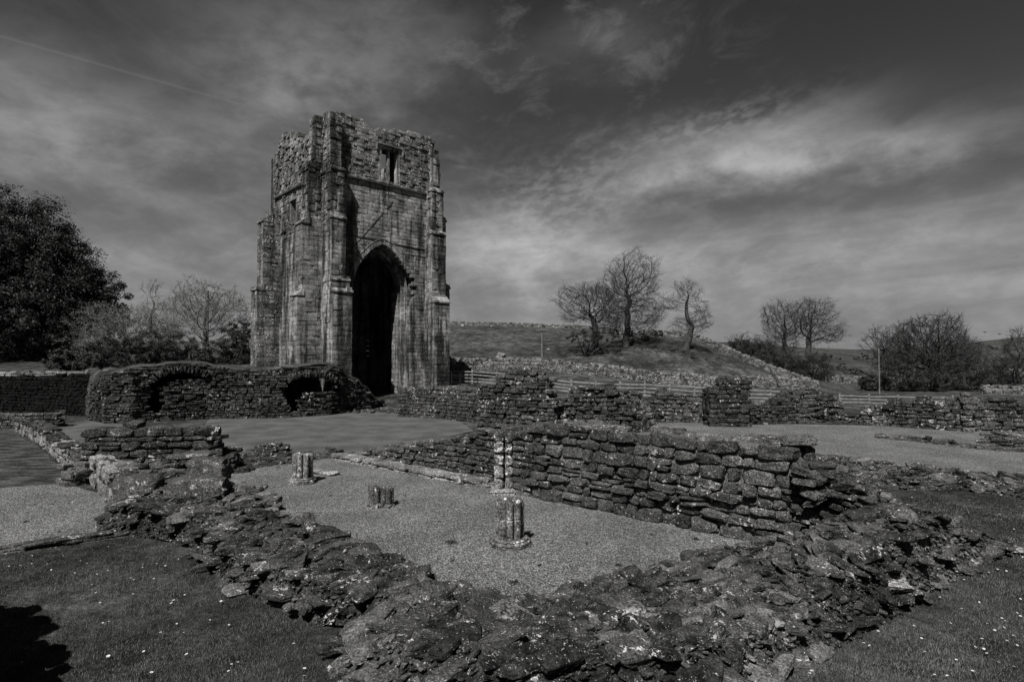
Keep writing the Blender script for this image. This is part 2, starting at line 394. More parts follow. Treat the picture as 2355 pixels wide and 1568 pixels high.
def ground_mats():
    # rough pasture and lawn
    m, t, b, co = mat_base('grass'); n0 = t.noise(co, .12, 4, .6); n1 = t.noise(co, 1.3, 5, .6); n2 = t.noise(co, 14, 6, .7); n3 = t.noise(t.mapv(co, (1, .3, 1)), 45, 4, .7)
    v = t.math('MULTIPLY', t.mix(t.rng(n1, .3, .7), .028, .064), t.rng(n2, .25, .75, .45, 1.5))
    v = t.math('MULTIPLY', v, t.rng(n3, .3, .7, .6, 1.4)); v = t.math('MULTIPLY', v, t.rng(t.noise(co, 4., 5, .7), .35, .65, .55, 1.5)); v = t.math('MULTIPLY', v, t.rng(n0, .35, .65, .6, 1.35)); v = t.math('MULTIPLY', v, t.rng(t.noise(t.mapv(co, (1, .6, 1)), .75, 6, .72), .38, .62, .55, 1.4))
    setcol(t, b, v, (.98, 1, .97)); bump(t, b, t.math('ADD', n2, t.math('MULTIPLY', n3, .6)), .06); M['grass'] = m
    m, t, b, co = mat_base('mown lawn'); n1 = t.noise(co, .8, 5, .6); n2 = t.noise(co, 16, 6, .7); n3 = t.noise(co, 70, 3, .7)
    v = t.math('MULTIPLY', t.mix(t.rng(n1, .3, .7), .055, .10), t.rng(n2, .25, .75, .6, 1.4))
    sp = t.rng(t.noise(co, 22, 2, .5), .76, .80); v = t.mix(sp, t.math('MULTIPLY', v, t.rng(n3, .3, .7, .7, 1.3)), .3)
    setcol(t, b, v, (.98, 1, .97)); bump(t, b, n2, .04); M['lawn'] = m
    m, t, b, co = mat_base('fine gravel')
    vc = t.new('ShaderNodeTexVoronoi'); vc.inputs['Scale'].default_value = 55; t.l.new(co, vc.inputs['Vector'])
    vs = t.new('ShaderNodeSeparateColor'); t.l.new(vc.outputs['Color'], vs.inputs[0])
    n1 = t.noise(co, .7, 5, .6); n2 = t.noise(co, 9, 4, .6)
    g = t.math('POWER', vs.outputs[0], 1.8); v = t.mix(g, .06, .40)
    v = t.math('MULTIPLY', v, t.rng(vc.outputs['Distance'], .3, .75, 1., .45)); v = t.math('MULTIPLY', v, t.rng(n1, .35, .65, .82, 1.15)); v = t.math('MULTIPLY', v, t.rng(n2, .3, .7, .8, 1.2))
    setcol(t, b, v); bump(t, b, t.math('SUBTRACT', t.math('MULTIPLY', vs.outputs[1], .6), vc.outputs['Distance']), .018); M['gravel'] = m
    m, t, b, co = mat_base('worn stone paving'); n1 = t.noise(t.mapv(co, (1, 3, 1), (0, 0, .7)), 1.1, 6, .65); n2 = t.noise(co, 12, 6, .7)
    v = t.math('MULTIPLY', t.mix(t.rng(n1, .4, .62), .02, .075), t.rng(n2, .3, .7, .5, 1.4)); setcol(t, b, v); bump(t, b, t.math('ADD', n1, n2), .05); M['paving'] = m
ground_mats()

# ------------------------------------------------------------------ tower frame
TD = 40.0
TC = np.array([-.3212*TD, .9765*TD]); U = np.array([.731, .682]); VV = np.array([-.682, .731]); NN = np.array([.682, -.731]); MM_ = np.array([-.731, -.682])
def TP(s, t, z, pn=0., pm=0.):
    p = TC+U*s+VV*t+NN*pn+MM_*pm; return np.array([p[0], p[1], z])

# ------------------------------------------------------------------ terrain
front = [G(-700, 940)[:2], G(-300, 944)[:2], G(0, 948)[:2], G(120, 954)[:2], G(205, 960)[:2], G(280, 972)[:2], G(365, 968)[:2], G(480, 963)[:2], G(670, 960)[:2], G(760, 952)[:2], G(850, 940)[:2]]
inset = [(p[0]*1.09, p[1]*1.09) if i >= 4 else (p[0]*1.02, p[1]*1.02) for i, p in enumerate(front)]
TERR = [(-900, 45)]+inset[:-1]+[tuple(TP(-.6, .2, 0)[:2]), tuple(TP(-.2, 10.6, 0)[:2]), tuple(TP(9, 11, 0)[:2]), (-6, 60), (-12, 80), (-30, 300), (-900, 300)]
def seg_dist(x, y, poly, closed=True):
    d = np.full(np.shape(x), 1e9)
    n = len(poly)
    for i in range(n if closed else n-1):
        a = np.array(poly[i][:2]); b = np.array(poly[(i+1) % n][:2]); ab = b-a
        t = np.clip(((x-a[0])*ab[0]+(y-a[1])*ab[1])/(ab@ab), 0, 1)
        d = np.minimum(d, np.hypot(x-a[0]-t*ab[0], y-a[1]-t*ab[1]))
    return d
CP = [(900, 900, 46), (1040, 882, 47), (1180, 892, 46.5), (1310, 908, 46), (1500, 916, 45), (1650, 925, 44.5), (1820, 934, 44), (2000, 940, 44), (2354, 942, 46), (2600, 942, 46),
      (1040, 850, 62), (1150, 850, 62), (1250, 852, 61), (1450, 872, 60), (1650, 893, 58), (1850, 900, 60), (2100, 905, 64), (2354, 908, 66), (2600, 908, 66),
      (1150, 822, 70), (1250, 815, 74), (1300, 780, 90), (1150, 775, 95), (1050, 748, 120), (1180, 750, 120), (1300, 756, 120), (1400, 762, 125), (900, 745, 125), (600, 760, 120),
      (1370, 812, 72), (1340, 835, 67), (1440, 798, 75), (1575, 803, 73), (1480, 776, 84), (1560, 775, 86), (1640, 797, 82), (1700, 825, 76), (1780, 860, 70), (1860, 890, 66), (1640, 850, 67), (1500, 850, 66), (1740, 870, 64),
      (1500, 790, 110), (1620, 800, 120), (1750, 830, 100), (1700, 788, 220), (1850, 800, 260), (1950, 803, 420), (2100, 800, 500), (2300, 783, 430), (2400, 773, 430), (2600, 780, 430),
      (1900, 868, 95), (2000, 862, 110), (2000, 830, 180), (2150, 880, 95), (2354, 862, 130), (2250, 835, 220), (2600, 840, 200), (1400, 790, 200), (1000, 790, 300), (300, 800, 200), (1400, 790, 600), (600, 790, 600), (2000, 806, 900), (-200, 800, 500)]
_cx = np.array([(c[0]-1177)/FX for c in CP]); _cl = np.array([math.log(c[2]) for c in CP])
_ct = np.array([(D(*c)[2]-CZ)/c[2] for c in CP])
def _phi(r2): return np.where(r2 > 1e-12, r2*np.log(r2+1e-20), 0)
_X = np.stack([_cx*1.0, _cl*.45], -1); _n = len(_X)
_K = _phi(((_X[:, None]-_X[None])**2).sum(-1))+np.eye(_n)*1e-4; _Pm = np.column_stack([np.ones(_n), _X])
_A = np.block([[_K, _Pm], [_Pm.T, np.zeros((3, 3))]]); _w = np.linalg.solve(_A, np.concatenate([_ct, np.zeros(3)]))
def field(x, y):
    Y = np.maximum(y, 20.); a = np.clip(x/Y, -1.0, 1.1); l = np.log(np.clip(Y, 44, 900)); q = np.stack([a, l*.45], -1)
    o = np.zeros(x.shape).ravel(); q = q.reshape(-1, 2)
    for i in range(0, len(q), 20000):
        b = q[i:i+20000]; o[i:i+20000] = _phi(((b[:, None]-_X[None])**2).sum(-1))@_w[:_n]+_w[_n]+b@_w[_n+1:]
    return CZ+np.minimum(Y, 900)*o.reshape(x.shape)
def ground_z(x, y):
    x = np.asarray(x, float); y = np.asarray(y, float); r = np.hypot(x, y)
    z = .85*smooth(r, 7.6, 3.2)*(1) if False else .85*(1-smooth(r, 3.0, 7.6))
    z = z+.03*vn(v3(x, y), .5, 2)*smooth(r, 60, 20)*(1-smooth(r, 7.6, 9.))
    k = smooth(y, 38.5, 45); 
    zf = field(x, y); z = z*(1-k)+zf*k
    ins = inpoly(x, y, TERR); d = seg_dist(x, y, TERR)
    tz = 2.35+.9*smooth(y, 38, 55)+.10*vn(v3(x, y), .15, 2)+1.5*smooth(y, 70, 160)
    kt = np.where(ins, smooth(d, 0, .8), 0); z = z*(1-kt)+np.maximum(tz, 0)*kt
    z = z+smooth(r, 50, 90)*.25*vn(v3(x, y), .09, 3)
    return z
def gz(x, y): return float(ground_z(np.array([x]), np.array([y]))[0])
def GT(px, py, Y):                       # drop a point of the picture on to the terrain at distance Y
    p = D(px, py, Y); return np.array([p[0], p[1], gz(p[0], p[1])])

mb = MB()
ang = np.concatenate([np.radians(np.arange(-180, -58, 6)), np.radians(np.arange(-58, 58, .22)), np.radians(np.arange(58, 181, 6))])
rad = np.exp(np.arange(math.log(.6), math.log(3500), .0135))
aa, rr_ = np.meshgrid(ang, rad, indexing='ij'); gx = np.sin(aa)*rr_; gy = np.cos(aa)*rr_
zg = ground_z(gx, gy); zg = np.where(gy < 0, np.where(rr_ < 20, zg, .0), zg)
grid(mb, np.stack([gx, gy, zg], -1)[:, ::-1], 0.5)
o = mb.build('ground', M['grass'], sm=True); tag(o, kind='structure')

def sheet(name, poly, z, mat, sub=1.2):
    import bmesh
    bm = bmesh.new(); vs = [bm.verts.new((p[0], p[1], z)) for p in poly]; f = bm.faces.new(vs); bmesh.ops.triangulate(bm, faces=[f])
    if f.is_valid: pass
    me = bpy.data.meshes.new(name); bm.normal_update()
    for f in bm.faces:
        if f.normal.z < 0: f.normal_flip()
    bm.to_mesh(me); bm.free(); me.materials.append(mat); o = bpy.data.objects.new(name, me); COL.objects.link(o); tag(o, kind='structure'); return o
def wob(poly, n=6, a=.07):              # uneven edge
    out = []
    for i in range(len(poly)):
        p = np.array(poly[i][:2]); q = np.array(poly[(i+1) % len(poly)][:2])
        for k in range(n):
            t = k/n; c = p*(1-t)+q*t; out.append(c+a*np.array([vn(v3(c[0], c[1]), 2.1), vn(v3(c[0]+9, c[1]), 2.1)]).ravel()[:2])
    return out
sheet('gravel_floor', wob([G(430, 1160), G(500, 1088), G(700, 1062), G(765, 1052), G(1110, 1112), G(1250, 1140), G(1760, 1250), G(1620, 1330), G(1180, 1400), G(900, 1340)]), .006, M['gravel'])
sheet('gravel_path', wob([G(-400, 1330), G(-300, 1130), G(0, 1122), G(150, 1112), G(290, 1150), G(300, 1225), G(0, 1268)]), .006, M['gravel'])
sheet('gravel_court', wob([G(1440, 972), G(1640, 972), G(2100, 980), G(2800, 985), G(2800, 1120), G(2050, 1072), G(1880, 1050), G(1500, 1000)]), .006, M['gravel'])
sheet('gravel_strip', wob([G(2050, 1086), G(2260, 1100), G(2700, 1115), G(2700, 1150), G(2230, 1118)]), .007, M['gravel'])
sheet('lawn', wob([G(430, 1030), G(480, 962), G(700, 955), G(900, 945), G(1060, 970), G(1090, 990), G(1000, 1010), G(800, 1045), G(560, 1040)]), .005, M['lawn'])
sheet('garth_lawn', wob([G(70, 985), G(200, 968), G(330, 972), G(330, 1060), G(205, 1070)]), .005, M['lawn'])
sheet('paving', wob([G(-500, 1120), G(-400, 985), G(30, 990), G(110, 1045), G(150, 1085), G(165, 1112), G(0, 1122)]), .004, M['paving'])

# ------------------------------------------------------------------ THE TOWER
HT = 20.6
tower = empty('stone_tower', TP(4.7, 4.7, 0), 'tall roofless square stone tower with a pointed arch and corner buttresses', 'tower')
def panel(mb, org, ua, nb, width, zr, topf, intervals, dep=.5, ch=(.26, .40), ln=(.4, .85), seed=1, jit=.012, tonef=None, ragx=0.):
    """ashlar face: org (x,y) start, ua along, nb outward; intervals(z) -> list of (a,b) solid runs"""
    r = np.random.RandomState(seed); C = []; Z = []; T = []; z = zr[0]
    while z < zr[1]:
        h = r.uniform(*ch)
        for (a, b) in intervals(z+h/2):
            s = a; L = b-a
            if L < .08: continue
            k = max(1, int(round(L/r.uniform(*ln)))); cuts = np.linspace(a, b, k+1); cuts[1:-1] += r.uniform(-.12, .12, k-1)*(L/k)
            for i in range(k):
                c = (cuts[i]+cuts[i+1])/2
                if z+h*.6 > topf(c): continue
                o = -dep/2+r.normal(0, jit); p = org+ua*c+nb*o
                C.append([p[0], p[1], z+h/2]); Z.append([(cuts[i+1]-cuts[i])/2-.007, dep/2, h/2-.008])
                T.append(np.clip(r.normal(.5, .3) if tonef is None else tonef(c, z, r), 0, 1))
        z += h
    if not C: return
    A = np.zeros((len(C), 3, 3)); A[:, 0, :2] = ua; A[:, 1, :2] = [-ua[1], ua[0]]; A[:, 2, 2] = 1
    place(mb, ASH, np.array(C), A, np.array(Z), np.array(T))
A0, A1, ASP, AAP = 2.1, 6.85, 8.3, 11.6          # arch jambs, springing, apex
def arch_iv(z, a0, a1, sp, ap):
    m = (a0+a1)/2; hw = (a1-a0)/2
    if z < sp: return (a0, a1)
    if z > ap: return None
    q = (z-sp)/(ap-sp); w = hw*(.5*math.sqrt(max(0, 1-q**1.8))+.5*max(0, 1-q**2.1)); return (m-w, m+w)
ZS = 16.1                                          # string course
TW = 9.5
def sub(iv, cut):
    out = []
    for a, b in iv:
        if cut is None or cut[1] <= a or cut[0] >= b: out.append((a, b)); continue
        if cut[0] > a: out.append((a, cut[0]))
        if cut[1] < b: out.append((cut[1], b))
    return out
def front_iv(z, lo=0., hi=TW):
    iv = [(lo, hi)]
    c = arch_iv(z, A0, A1, ASP, AAP)
    if c: 
        c = list(c)
        if 7.2 < z < 10.2: c[1] += .45*max(0, sin((z-7.2)/3*pi))*(1+.5*sin(z*9))      # robbed edge of the arch
        iv = sub(iv, c)
    if 16.45 < z < 19.05: iv = sub(iv, (4.05, 5.85))
    return iv
def ftop(s):
    base = np.interp(s, [-2, 0, .6, 1.4, 2.3, 3.0, 3.6, 4.3, 5.2, 6.5, 8.0, 8.9, 9.2, 9.6], [20.1, 20.2, 20.5, 20.7, 20.65, 20.3, 20.05, 20.4, 20.5, 20.7, 20.8, 20.7, 20.3, 19.9])
    return base+.16*vn(v3(np.array([s*1.0])), 2.3, 2)[0]*.6
def ltop(t):
    base = np.interp(t, [-1, .6, 1.7, 1.9, 2.6, 3.4, 4.4, 6, 7.2, 8.4, 9.0, 9.6], [20.3, 20.3, 20.2, 19.6, 19.4, 19.7, 19.9, 20.6, 21.0, 21.0, 20.3, 19.6])
    return base+.22*vn(v3(np.array([t*1.0+40])), 2.1, 2)[0]
# front face, below and above the string
mb = MB(); panel(mb, TC, U, NN, TW, (0, ZS), ftop, front_iv, dep=.6, seed=11, ch=(.25, .34), ln=(.4, .8))
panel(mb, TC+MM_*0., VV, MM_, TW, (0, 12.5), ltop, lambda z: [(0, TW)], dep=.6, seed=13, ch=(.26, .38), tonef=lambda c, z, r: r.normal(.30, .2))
# reveals of the arch (2 m thick wall)
def jamb(mb, s, side, seed):
    org = TC+U*s; ua = -NN; nb = U*side
    panel(mb, org, ua, nb, 2.2, (0, ASP+.1), lambda c: 99, lambda z: [(.42, 2.2)], dep=.5, seed=seed, ln=(.5, .9), jit=.01)
jamb(mb, A0, 1, 21); jamb(mb, A1, -1, 22)
# soffit of the arch
n = 26; q = np.linspace(0, 1, n); prof = [(A0, ASP)]
L_ = []
for i in range(n):
    z = ASP+(AAP-ASP)*i/(n-1)*.999; c = arch_iv(z, A0, A1, ASP, AAP); L_.append((c[0], z))
R_ = [(A0+A1-a, z) for a, z in L_][::-1]; pr = L_+R_
P = np.array([[TP(s, 0, z, -d) for d in (.42, 1.0, 1.6, 2.2)] for s, z in pr]); grid(mb, P, .45)
# inner order of the arch on the right, standing a little into the opening
panel(mb, TC-NN*1.1+U*(A1-.45), -NN, -U, 1.1, (0, ASP), lambda c: 99, lambda z: [(0, .95)], dep=.45, seed=25, ln=(.3, .6))
# back walls, plain inner faces (seen through openings)
panel(mb, TC+VV*TW, U, -NN*-1, TW, (0, 20), lambda s: 19.4+.4*sin(s*2.1), lambda z: sub([(0, TW)], (3.9, 5.6) if 16.6 < z < 18.8 else None), dep=.9, seed=31, ch=(.35, .5), ln=(.7, 1.3))
panel(mb, TC+U*TW, VV, U*-1*-1, TW, (0, 20), lambda s: 19.9+.3*sin(s*1.7), lambda z: [(0, TW)], dep=.9, seed=32, ch=(.35, .5), ln=(.7, 1.3))
o = mb.build('tower_wall', M['tower'], tower)
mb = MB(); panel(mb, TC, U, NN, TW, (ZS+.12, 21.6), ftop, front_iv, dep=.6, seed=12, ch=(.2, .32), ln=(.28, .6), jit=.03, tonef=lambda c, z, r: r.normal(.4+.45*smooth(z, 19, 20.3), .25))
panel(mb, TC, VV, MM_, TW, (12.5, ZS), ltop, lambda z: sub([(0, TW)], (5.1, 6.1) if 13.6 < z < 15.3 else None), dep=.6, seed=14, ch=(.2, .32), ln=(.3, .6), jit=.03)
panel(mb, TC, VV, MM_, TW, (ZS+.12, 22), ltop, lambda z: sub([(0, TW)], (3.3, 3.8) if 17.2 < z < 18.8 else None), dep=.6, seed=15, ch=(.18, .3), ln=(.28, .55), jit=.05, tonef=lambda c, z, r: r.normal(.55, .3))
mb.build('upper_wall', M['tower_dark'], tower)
# pale upper courses
def boxpts(mb, c, a, b, h, tone=.5, mat=0, prot=None):
    """c centre, a,b half vectors in plan, h half height"""
    Aa = np.zeros((1, 3, 3)); la, lb = np.linalg.norm(a), np.linalg.norm(b); Aa[0, 0, :2] = np.array(a)/la; Aa[0, 1] = [-Aa[0, 0, 1], Aa[0, 0, 0], 0]; Aa[0, 2, 2] = 1
    place(mb, prot or ASH, np.array([c]), Aa, np.array([[la, lb, h]]), np.array([tone]), mat)
# wall core behind the facing (keeps daylight out of the joints)
mb = MB()
def slab(mb, s0, s1, t0, t1, z0, z1, tone=.3):
    c = TP((s0+s1)/2, (t0+t1)/2, (z0+z1)/2); a = U*(s1-s0)/2; b = VV*(t1-t0)/2
    v = []
    for k in (-1, 1):
        for (i, j) in ((-1, -1), (1, -1), (1, 1), (-1, 1)): p = c[:2]+a*i+b*j; v.append([p[0], p[1], c[2]+k*(z1-z0)/2])
    mb.add(v, [[0, 3, 2, 1], [4, 5, 6, 7], [0, 1, 5, 4], [1, 2, 6, 5], [2, 3, 7, 6], [3, 0, 4, 7]], tone)
th = 1.9
slab(mb, .55, A0-.49, .45, th, 0, ASP); slab(mb, A1+.49, TW-.3, .45, th, 0, ASP)
zz = ASP
while zz < AAP+.5:
    c = arch_iv(zz, A0-.45, A1+.45, ASP, AAP+.5); c = c or (4.475, 4.475)
    slab(mb, .55, c[0], .45, th, zz, zz+.198); slab(mb, c[1], TW-.3, .45, th, zz, zz+.198); zz += .2
slab(mb, .55, TW-.3, .45, th, zz, 16.35); slab(mb, .55, 3.98, .45, th, 16.352, 19.7); slab(mb, 5.92, TW-.3, .45, th, 16.352, 19.9); slab(mb, 3.982, 5.918, .45, th, 19.15, 19.7)
slab(mb, .45, th, th+.002, 5.0, 0, 19.0); slab(mb, .45, th, 6.2, TW-.3, 0, 19.8); slab(mb, .45, th, 5.002, 6.198, 0, 13.4); slab(mb, .45, th, 5.002, 6.198, 15.4, 19.6)
slab(mb, 1.4, th+7.2, th+.01, TW-.9, 15.2, 15.6); slab(mb, 1.2, 1.6, 5.002, 6.198, 13.4, 15.4)  # level slab added unseen inside the tower, blocks sun above the arch
slab(mb, .1, TW-1., TW+.3, TW+.6, 0, 16.4); slab(mb, TW-.6, TW-.3, 2.5, TW+.25, 0, 18.8)
mb.build('rubble_core', M['tower_dark'], tower)

def strip(mb, P0, P1, z0, z1, out, h, proud, tone=.5, seg=.8):
    P0 = np.array(P0); P1 = np.array(P1); L = np.linalg.norm(P1-P0); n = max(1, int(L/seg)); d = (P1-P0)/L
    sl_ = (z1-z0)/L; C = []; A = []; Z = []
    for i in range(n):
        s = (i+.5)*L/n; p = P0+d*s+np.array(out)*(proud/2-.05); zz = z0+sl_*s
        C.append([p[0], p[1], zz]); al = math.atan(sl_); a = np.array([d[0]*cos(al), d[1]*cos(al), sin(al)]); b = np.array([-d[1], d[0], 0]); A.append([a, b, np.cross(a, b)]); Z.append([L/n/2/cos(al)+.002, proud/2+.05, h/2])
    place(mb, ASH, np.array(C), np.array(A), np.array(Z), tone)
mb = MB(); strip(mb, TP(0, 0, 0)[:2], TP(TW, 0, 0)[:2], ZS, ZS, NN, .13, .14); strip(mb, TP(0, 0, 0)[:2], TP(0, TW, 0)[:2], ZS, ZS, MM_, .13, .14)
mb.build('string_course', M['tower_line'], tower)
mb = MB(); strip(mb, TP(1.3, 0, 0)[:2], TP(5.3, 0, 0)[:2], 10.2, 15.0, NN, .045, .02, .3, .7)
mb.build('roof_scar', M['tower_line'], tower)
mb = MB(); strip(mb, TP(1.2, 0, 0)[:2], TP(8.2, 0, 0)[:2], 12.0, 11.7, NN, .05, .05, .5, .5); mb.build('weather_moulding', M['tower_line'], tower)
# arch moulding: voussoir rings
def ring(mb, a0, a1, sp, ap, w, proud, back, zlo, n=19, tone=(.4, .9), skip=None, seed=5, tz=0., org=None, ua=U, nb=NN):
    r = np.random.RandomState(seed); m = (a0+a1)/2; org = TC if org is None else org
    pts = []
    zz = zlo
    while zz < sp: pts.append((a0, zz)); zz += .38
    for i in range(n+1):
        q = (i/n)**1.5 if False else i/n; z = sp+(ap-sp)*(1-(1-q)**1.7); c = arch_iv(z-1e-4, a0, a1, sp, ap); pts.append((c[0], z))
    full = pts+[(2*m-s, z) for s, z in pts[::-1]][1:]
    C = []; A = []; Z = []; T = []
    for i in range(len(full)-1):
        (s0, z0), (s1, z1) = full[i], full[i+1]; L = math.hypot(s1-s0, z1-z0)
        if L < .02: continue
        mid = ((s0+s1)/2, (z0+z1)/2)
        if skip and skip(*mid): continue
        tx, tz_ = (s1-s0)/L, (z1-z0)/L; nx, nz = -tz_, tx        # outward
        if (mid[0]-m)*nx < 0 and abs(mid[0]-m) > .05: nx, nz = -nx, -nz
        cs, cz_ = mid[0]+nx*w/2, mid[1]+nz*w/2
        p = org+ua*cs+nb*(proud-back)/2
        C.append([p[0], p[1], cz_]); A.append([[ua[0]*tx, ua[1]*tx, tz_], [ua[0]*nx, ua[1]*nx, nz], [nb[0], nb[1], 0]]); 
        a = np.array(A[-1]); 
        if np.linalg.det(a) < 0: a[2] *= -1
        A[-1] = a; Z.append([L/2-.004, w/2, (proud+back)/2]); T.append(r.uniform(*tone))
    place(mb, ASH, np.array(C), np.array(A), np.array(Z), np.array(T))
mb = MB()
ring(mb, A0-.02, A1+.02, ASP, AAP+.03, .30, .05, .3, 5.5, seed=6, skip=lambda s, z: s > 5 and z < 9.6)
mb.build('arch_moulding', M['tower'], tower); mb = MB()
ring(mb, A0-.34, A1+.34, ASP, AAP+.40, .08, .07, .1, ASP-.1, n=40, seed=7, tone=(.3, .5), skip=lambda s, z: s > 5 and z < 9.8)
mb.build('hood_mould', M['tower'], tower)
mb = MB(); ring(mb, A0+.25, A1-.25, ASP-.1, AAP-.45, .3, -.9, 1.6, 0., seed=8, tone=(.2, .7), skip=lambda s, z: s < 4.4 and z < 7 or (s > 5 and 4.5 < z < 9.2 and False))
mb.build('inner_order', M['tower'], tower)
# upper window: square hood, frame, mullion, two lights
win = None
mb = MB(); w0, w1, wz0, wz1 = 4.05, 5.85, 16.35, 19.05
def bar(mb, s0, s1, z0, z1, d0, d1, tone=.5, org=None, ua=U, nb=NN):
    org = TC if org is None else org; c = org+ua*(s0+s1)/2-nb*(d0+d1)/2
    Aa = np.array([[[ua[0], ua[1], 0], [-ua[1], ua[0], 0], [0, 0, 1]]]); place(mb, ASH, np.array([[c[0], c[1], (z0+z1)/2]]), Aa, np.array([[(s1-s0)/2, (d1-d0)/2, (z1-z0)/2]]), np.array([tone]))
for z in np.arange(wz0, wz1-.3, .45):
    bar(mb, w0-.02, w0+.22, z, z+.44, -.02, .5, rs.uniform(.4, .9)); bar(mb, w1-.22, w1+.02, z, z+.44, -.02, .5, rs.uniform(.4, .9))
bar(mb, w0, (w0+w1)/2, wz1-.2, wz1, -.02, .5); bar(mb, (w0+w1)/2, w1, wz1-.2, wz1, -.02, .5); bar(mb, w0, w1, wz0-.12, wz0+.08, -.1, .5)
wf = mb.build('window', M['tower'], tower)
mb = MB(); bar(mb, w0-.25, w1+.25, wz1+.02, wz1+.14, -.16, .1, .5); bar(mb, w0-.27, w0-.15, wz1-.45, wz1+.02, -.15, .1, .5); bar(mb, w1+.15, w1+.27, wz1-.45, wz1+.02, -.15, .1, .5)
x = mb.build('hood_mould', M['tower_trim'], wf); x.matrix_parent_inverse = Matrix.Identity(4)
mb = MB()
for z in np.arange(wz0+.08, wz1-.4, .6): bar(mb, 4.86, 5.04, z, z+.59, .12, .38, rs.uniform(.5, .9))
x = mb.build('mullion', M['tower'], wf); x.matrix_parent_inverse = Matrix.Identity(4)
# small light in the left face
mb = MB(); kw = dict(ua=VV, nb=MM_)
bar(mb, 5.0, 6.2, 15.2, 15.4, -.14, .3, .5, **kw); bar(mb, 4.95, 5.15, 13.5, 15.2, -.03, .5, .6, **kw); bar(mb, 6.05, 6.25, 13.5, 15.2, -.03, .5, .6, **kw); bar(mb, 5.15, 6.05, 13.4, 13.6, -.03, .5, .6, **kw)
mb.build('window', M['tower_trim'], tower)

def buttress(name, org, ua, nb, stages, seed, mat, parts=True):
    """stages: (z0, z1, a0, a1, projection); weathered set-offs between stages"""
    mb = MB(); rnd = np.random.RandomState(seed)
    for i, (z0, z1, a0, a1, p) in enumerate(stages):
        tf = (lambda c: 99) if i < len(stages)-1 else (lambda c, z1=z1: z1-.25*rnd.rand())
        jt = .014 if z0 < 11 else .035
        chh = (.28, .4) if z0 < 12 else (.2, .32)
        panel(mb, org+nb*p, ua, nb, a1, (z0, z1-.01), tf, lambda z, a0=a0, a1=a1: [(a0, a1)], dep=min(p, .5)+.1, seed=seed+i*7, ch=chh, ln=(.35, .75), jit=jt)
        for (a, side) in ((a0, -1), (a1, 1)):
            panel(mb, org+ua*a, nb, ua*side, p, (z0, z1-.01), tf, lambda z, p=p: [(-.3, p-.01)], dep=.4, seed=seed+i*7+3+side, ch=chh, ln=(.35, .7), jit=jt)
        c = org+ua*(a0+a1)/2+nb*(p/2-.2); a = ua*((a1-a0)/2-.12); b = np.array([-ua[1], ua[0]])*(p/2+.05)
        v = []
        for k in (z0, z1-.15):
            for (ii, jj) in ((-1, -1), (1, -1), (1, 1), (-1, 1)): q = c+a*ii+b*jj; v.append([q[0], q[1], k])
        mb.add(v, [[0, 3, 2, 1], [4, 5, 6, 7], [0, 1, 5, 4], [1, 2, 6, 5], [2, 3, 7, 6], [3, 0, 4, 7]], .3)
        if i < len(stages)-1:           # sloping weathering stones
            n2 = stages[i+1]; dp = p-n2[4]; k = max(1, int((a1-a0)/.5))
            hh = max(.25, dp*1.1)
            for j in range(k):
                s0 = a0-.05+(a1-a0+.1)*j/k; s1 = a0-.05+(a1-a0+.1)*(j+1)/k
                lo = org+nb*(p+.07); hi = org+nb*(n2[4]-.15)
                v = [[*(lo+ua*s0), z1], [*(lo+ua*s1), z1], [*(hi+ua*s1), z1+hh], [*(hi+ua*s0), z1+hh],
                     [*(lo+ua*s0), z1-.12], [*(lo+ua*s1), z1-.12], [*(hi+ua*s1), z1-.12], [*(hi+ua*s0), z1-.12]]
                mb.add(v, [[0, 1, 2, 3], [4, 5, 1, 0], [5, 6, 2, 1], [7, 4, 0, 3], [6, 7, 3, 2], [7, 6, 5, 4]], rs.uniform(.6, 1.))
    return mb.build(name, mat, tower)
# near corner pair
buttress('buttress', TC, U, NN, [(0, 7.8, -.1, 1.35, 1.3), (7.8, 8.6, -.05, 1.25, 1.1), (8.6, 12.9, 0, 1.05, .85), (12.9, 16.3, 0, 1.0, .7), (16.3, 20.2, .05, .9, .45)], 41, M['tower'])
buttress('buttress', TC, VV, MM_, [(0, 7.6, .72, 2.05, 1.65), (7.6, 12.6, .75, 1.9, 1.35), (12.6, 16.6, .75, 1.85, .95), (16.6, 20.3, .7, 1.6, .55)], 51, M['tower'])
# far right corner pair
buttress('buttress', TC+U*8.1, U, NN, [(0, 7.6, 0, 1.5, 1.4), (7.6, 13.0, .1, 1.4, .95), (13.0, 16.4, .2, 1.35, .7), (16.4, 19.2, .55, 1.3, .3)], 61, M['tower'])
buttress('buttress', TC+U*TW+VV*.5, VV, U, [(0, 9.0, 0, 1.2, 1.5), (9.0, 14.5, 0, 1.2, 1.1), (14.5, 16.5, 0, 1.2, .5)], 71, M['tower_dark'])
# far left corner
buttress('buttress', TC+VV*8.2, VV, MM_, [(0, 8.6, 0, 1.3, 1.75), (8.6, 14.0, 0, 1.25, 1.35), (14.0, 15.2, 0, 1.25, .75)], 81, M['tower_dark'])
buttress('buttress', TC+VV*TW-U*.0, U, VV, [(0, 9.0, 0, 1.2, 1.6), (9.0, 14.5, 0, 1.2, 1.2)], 91, M['tower_dark'])

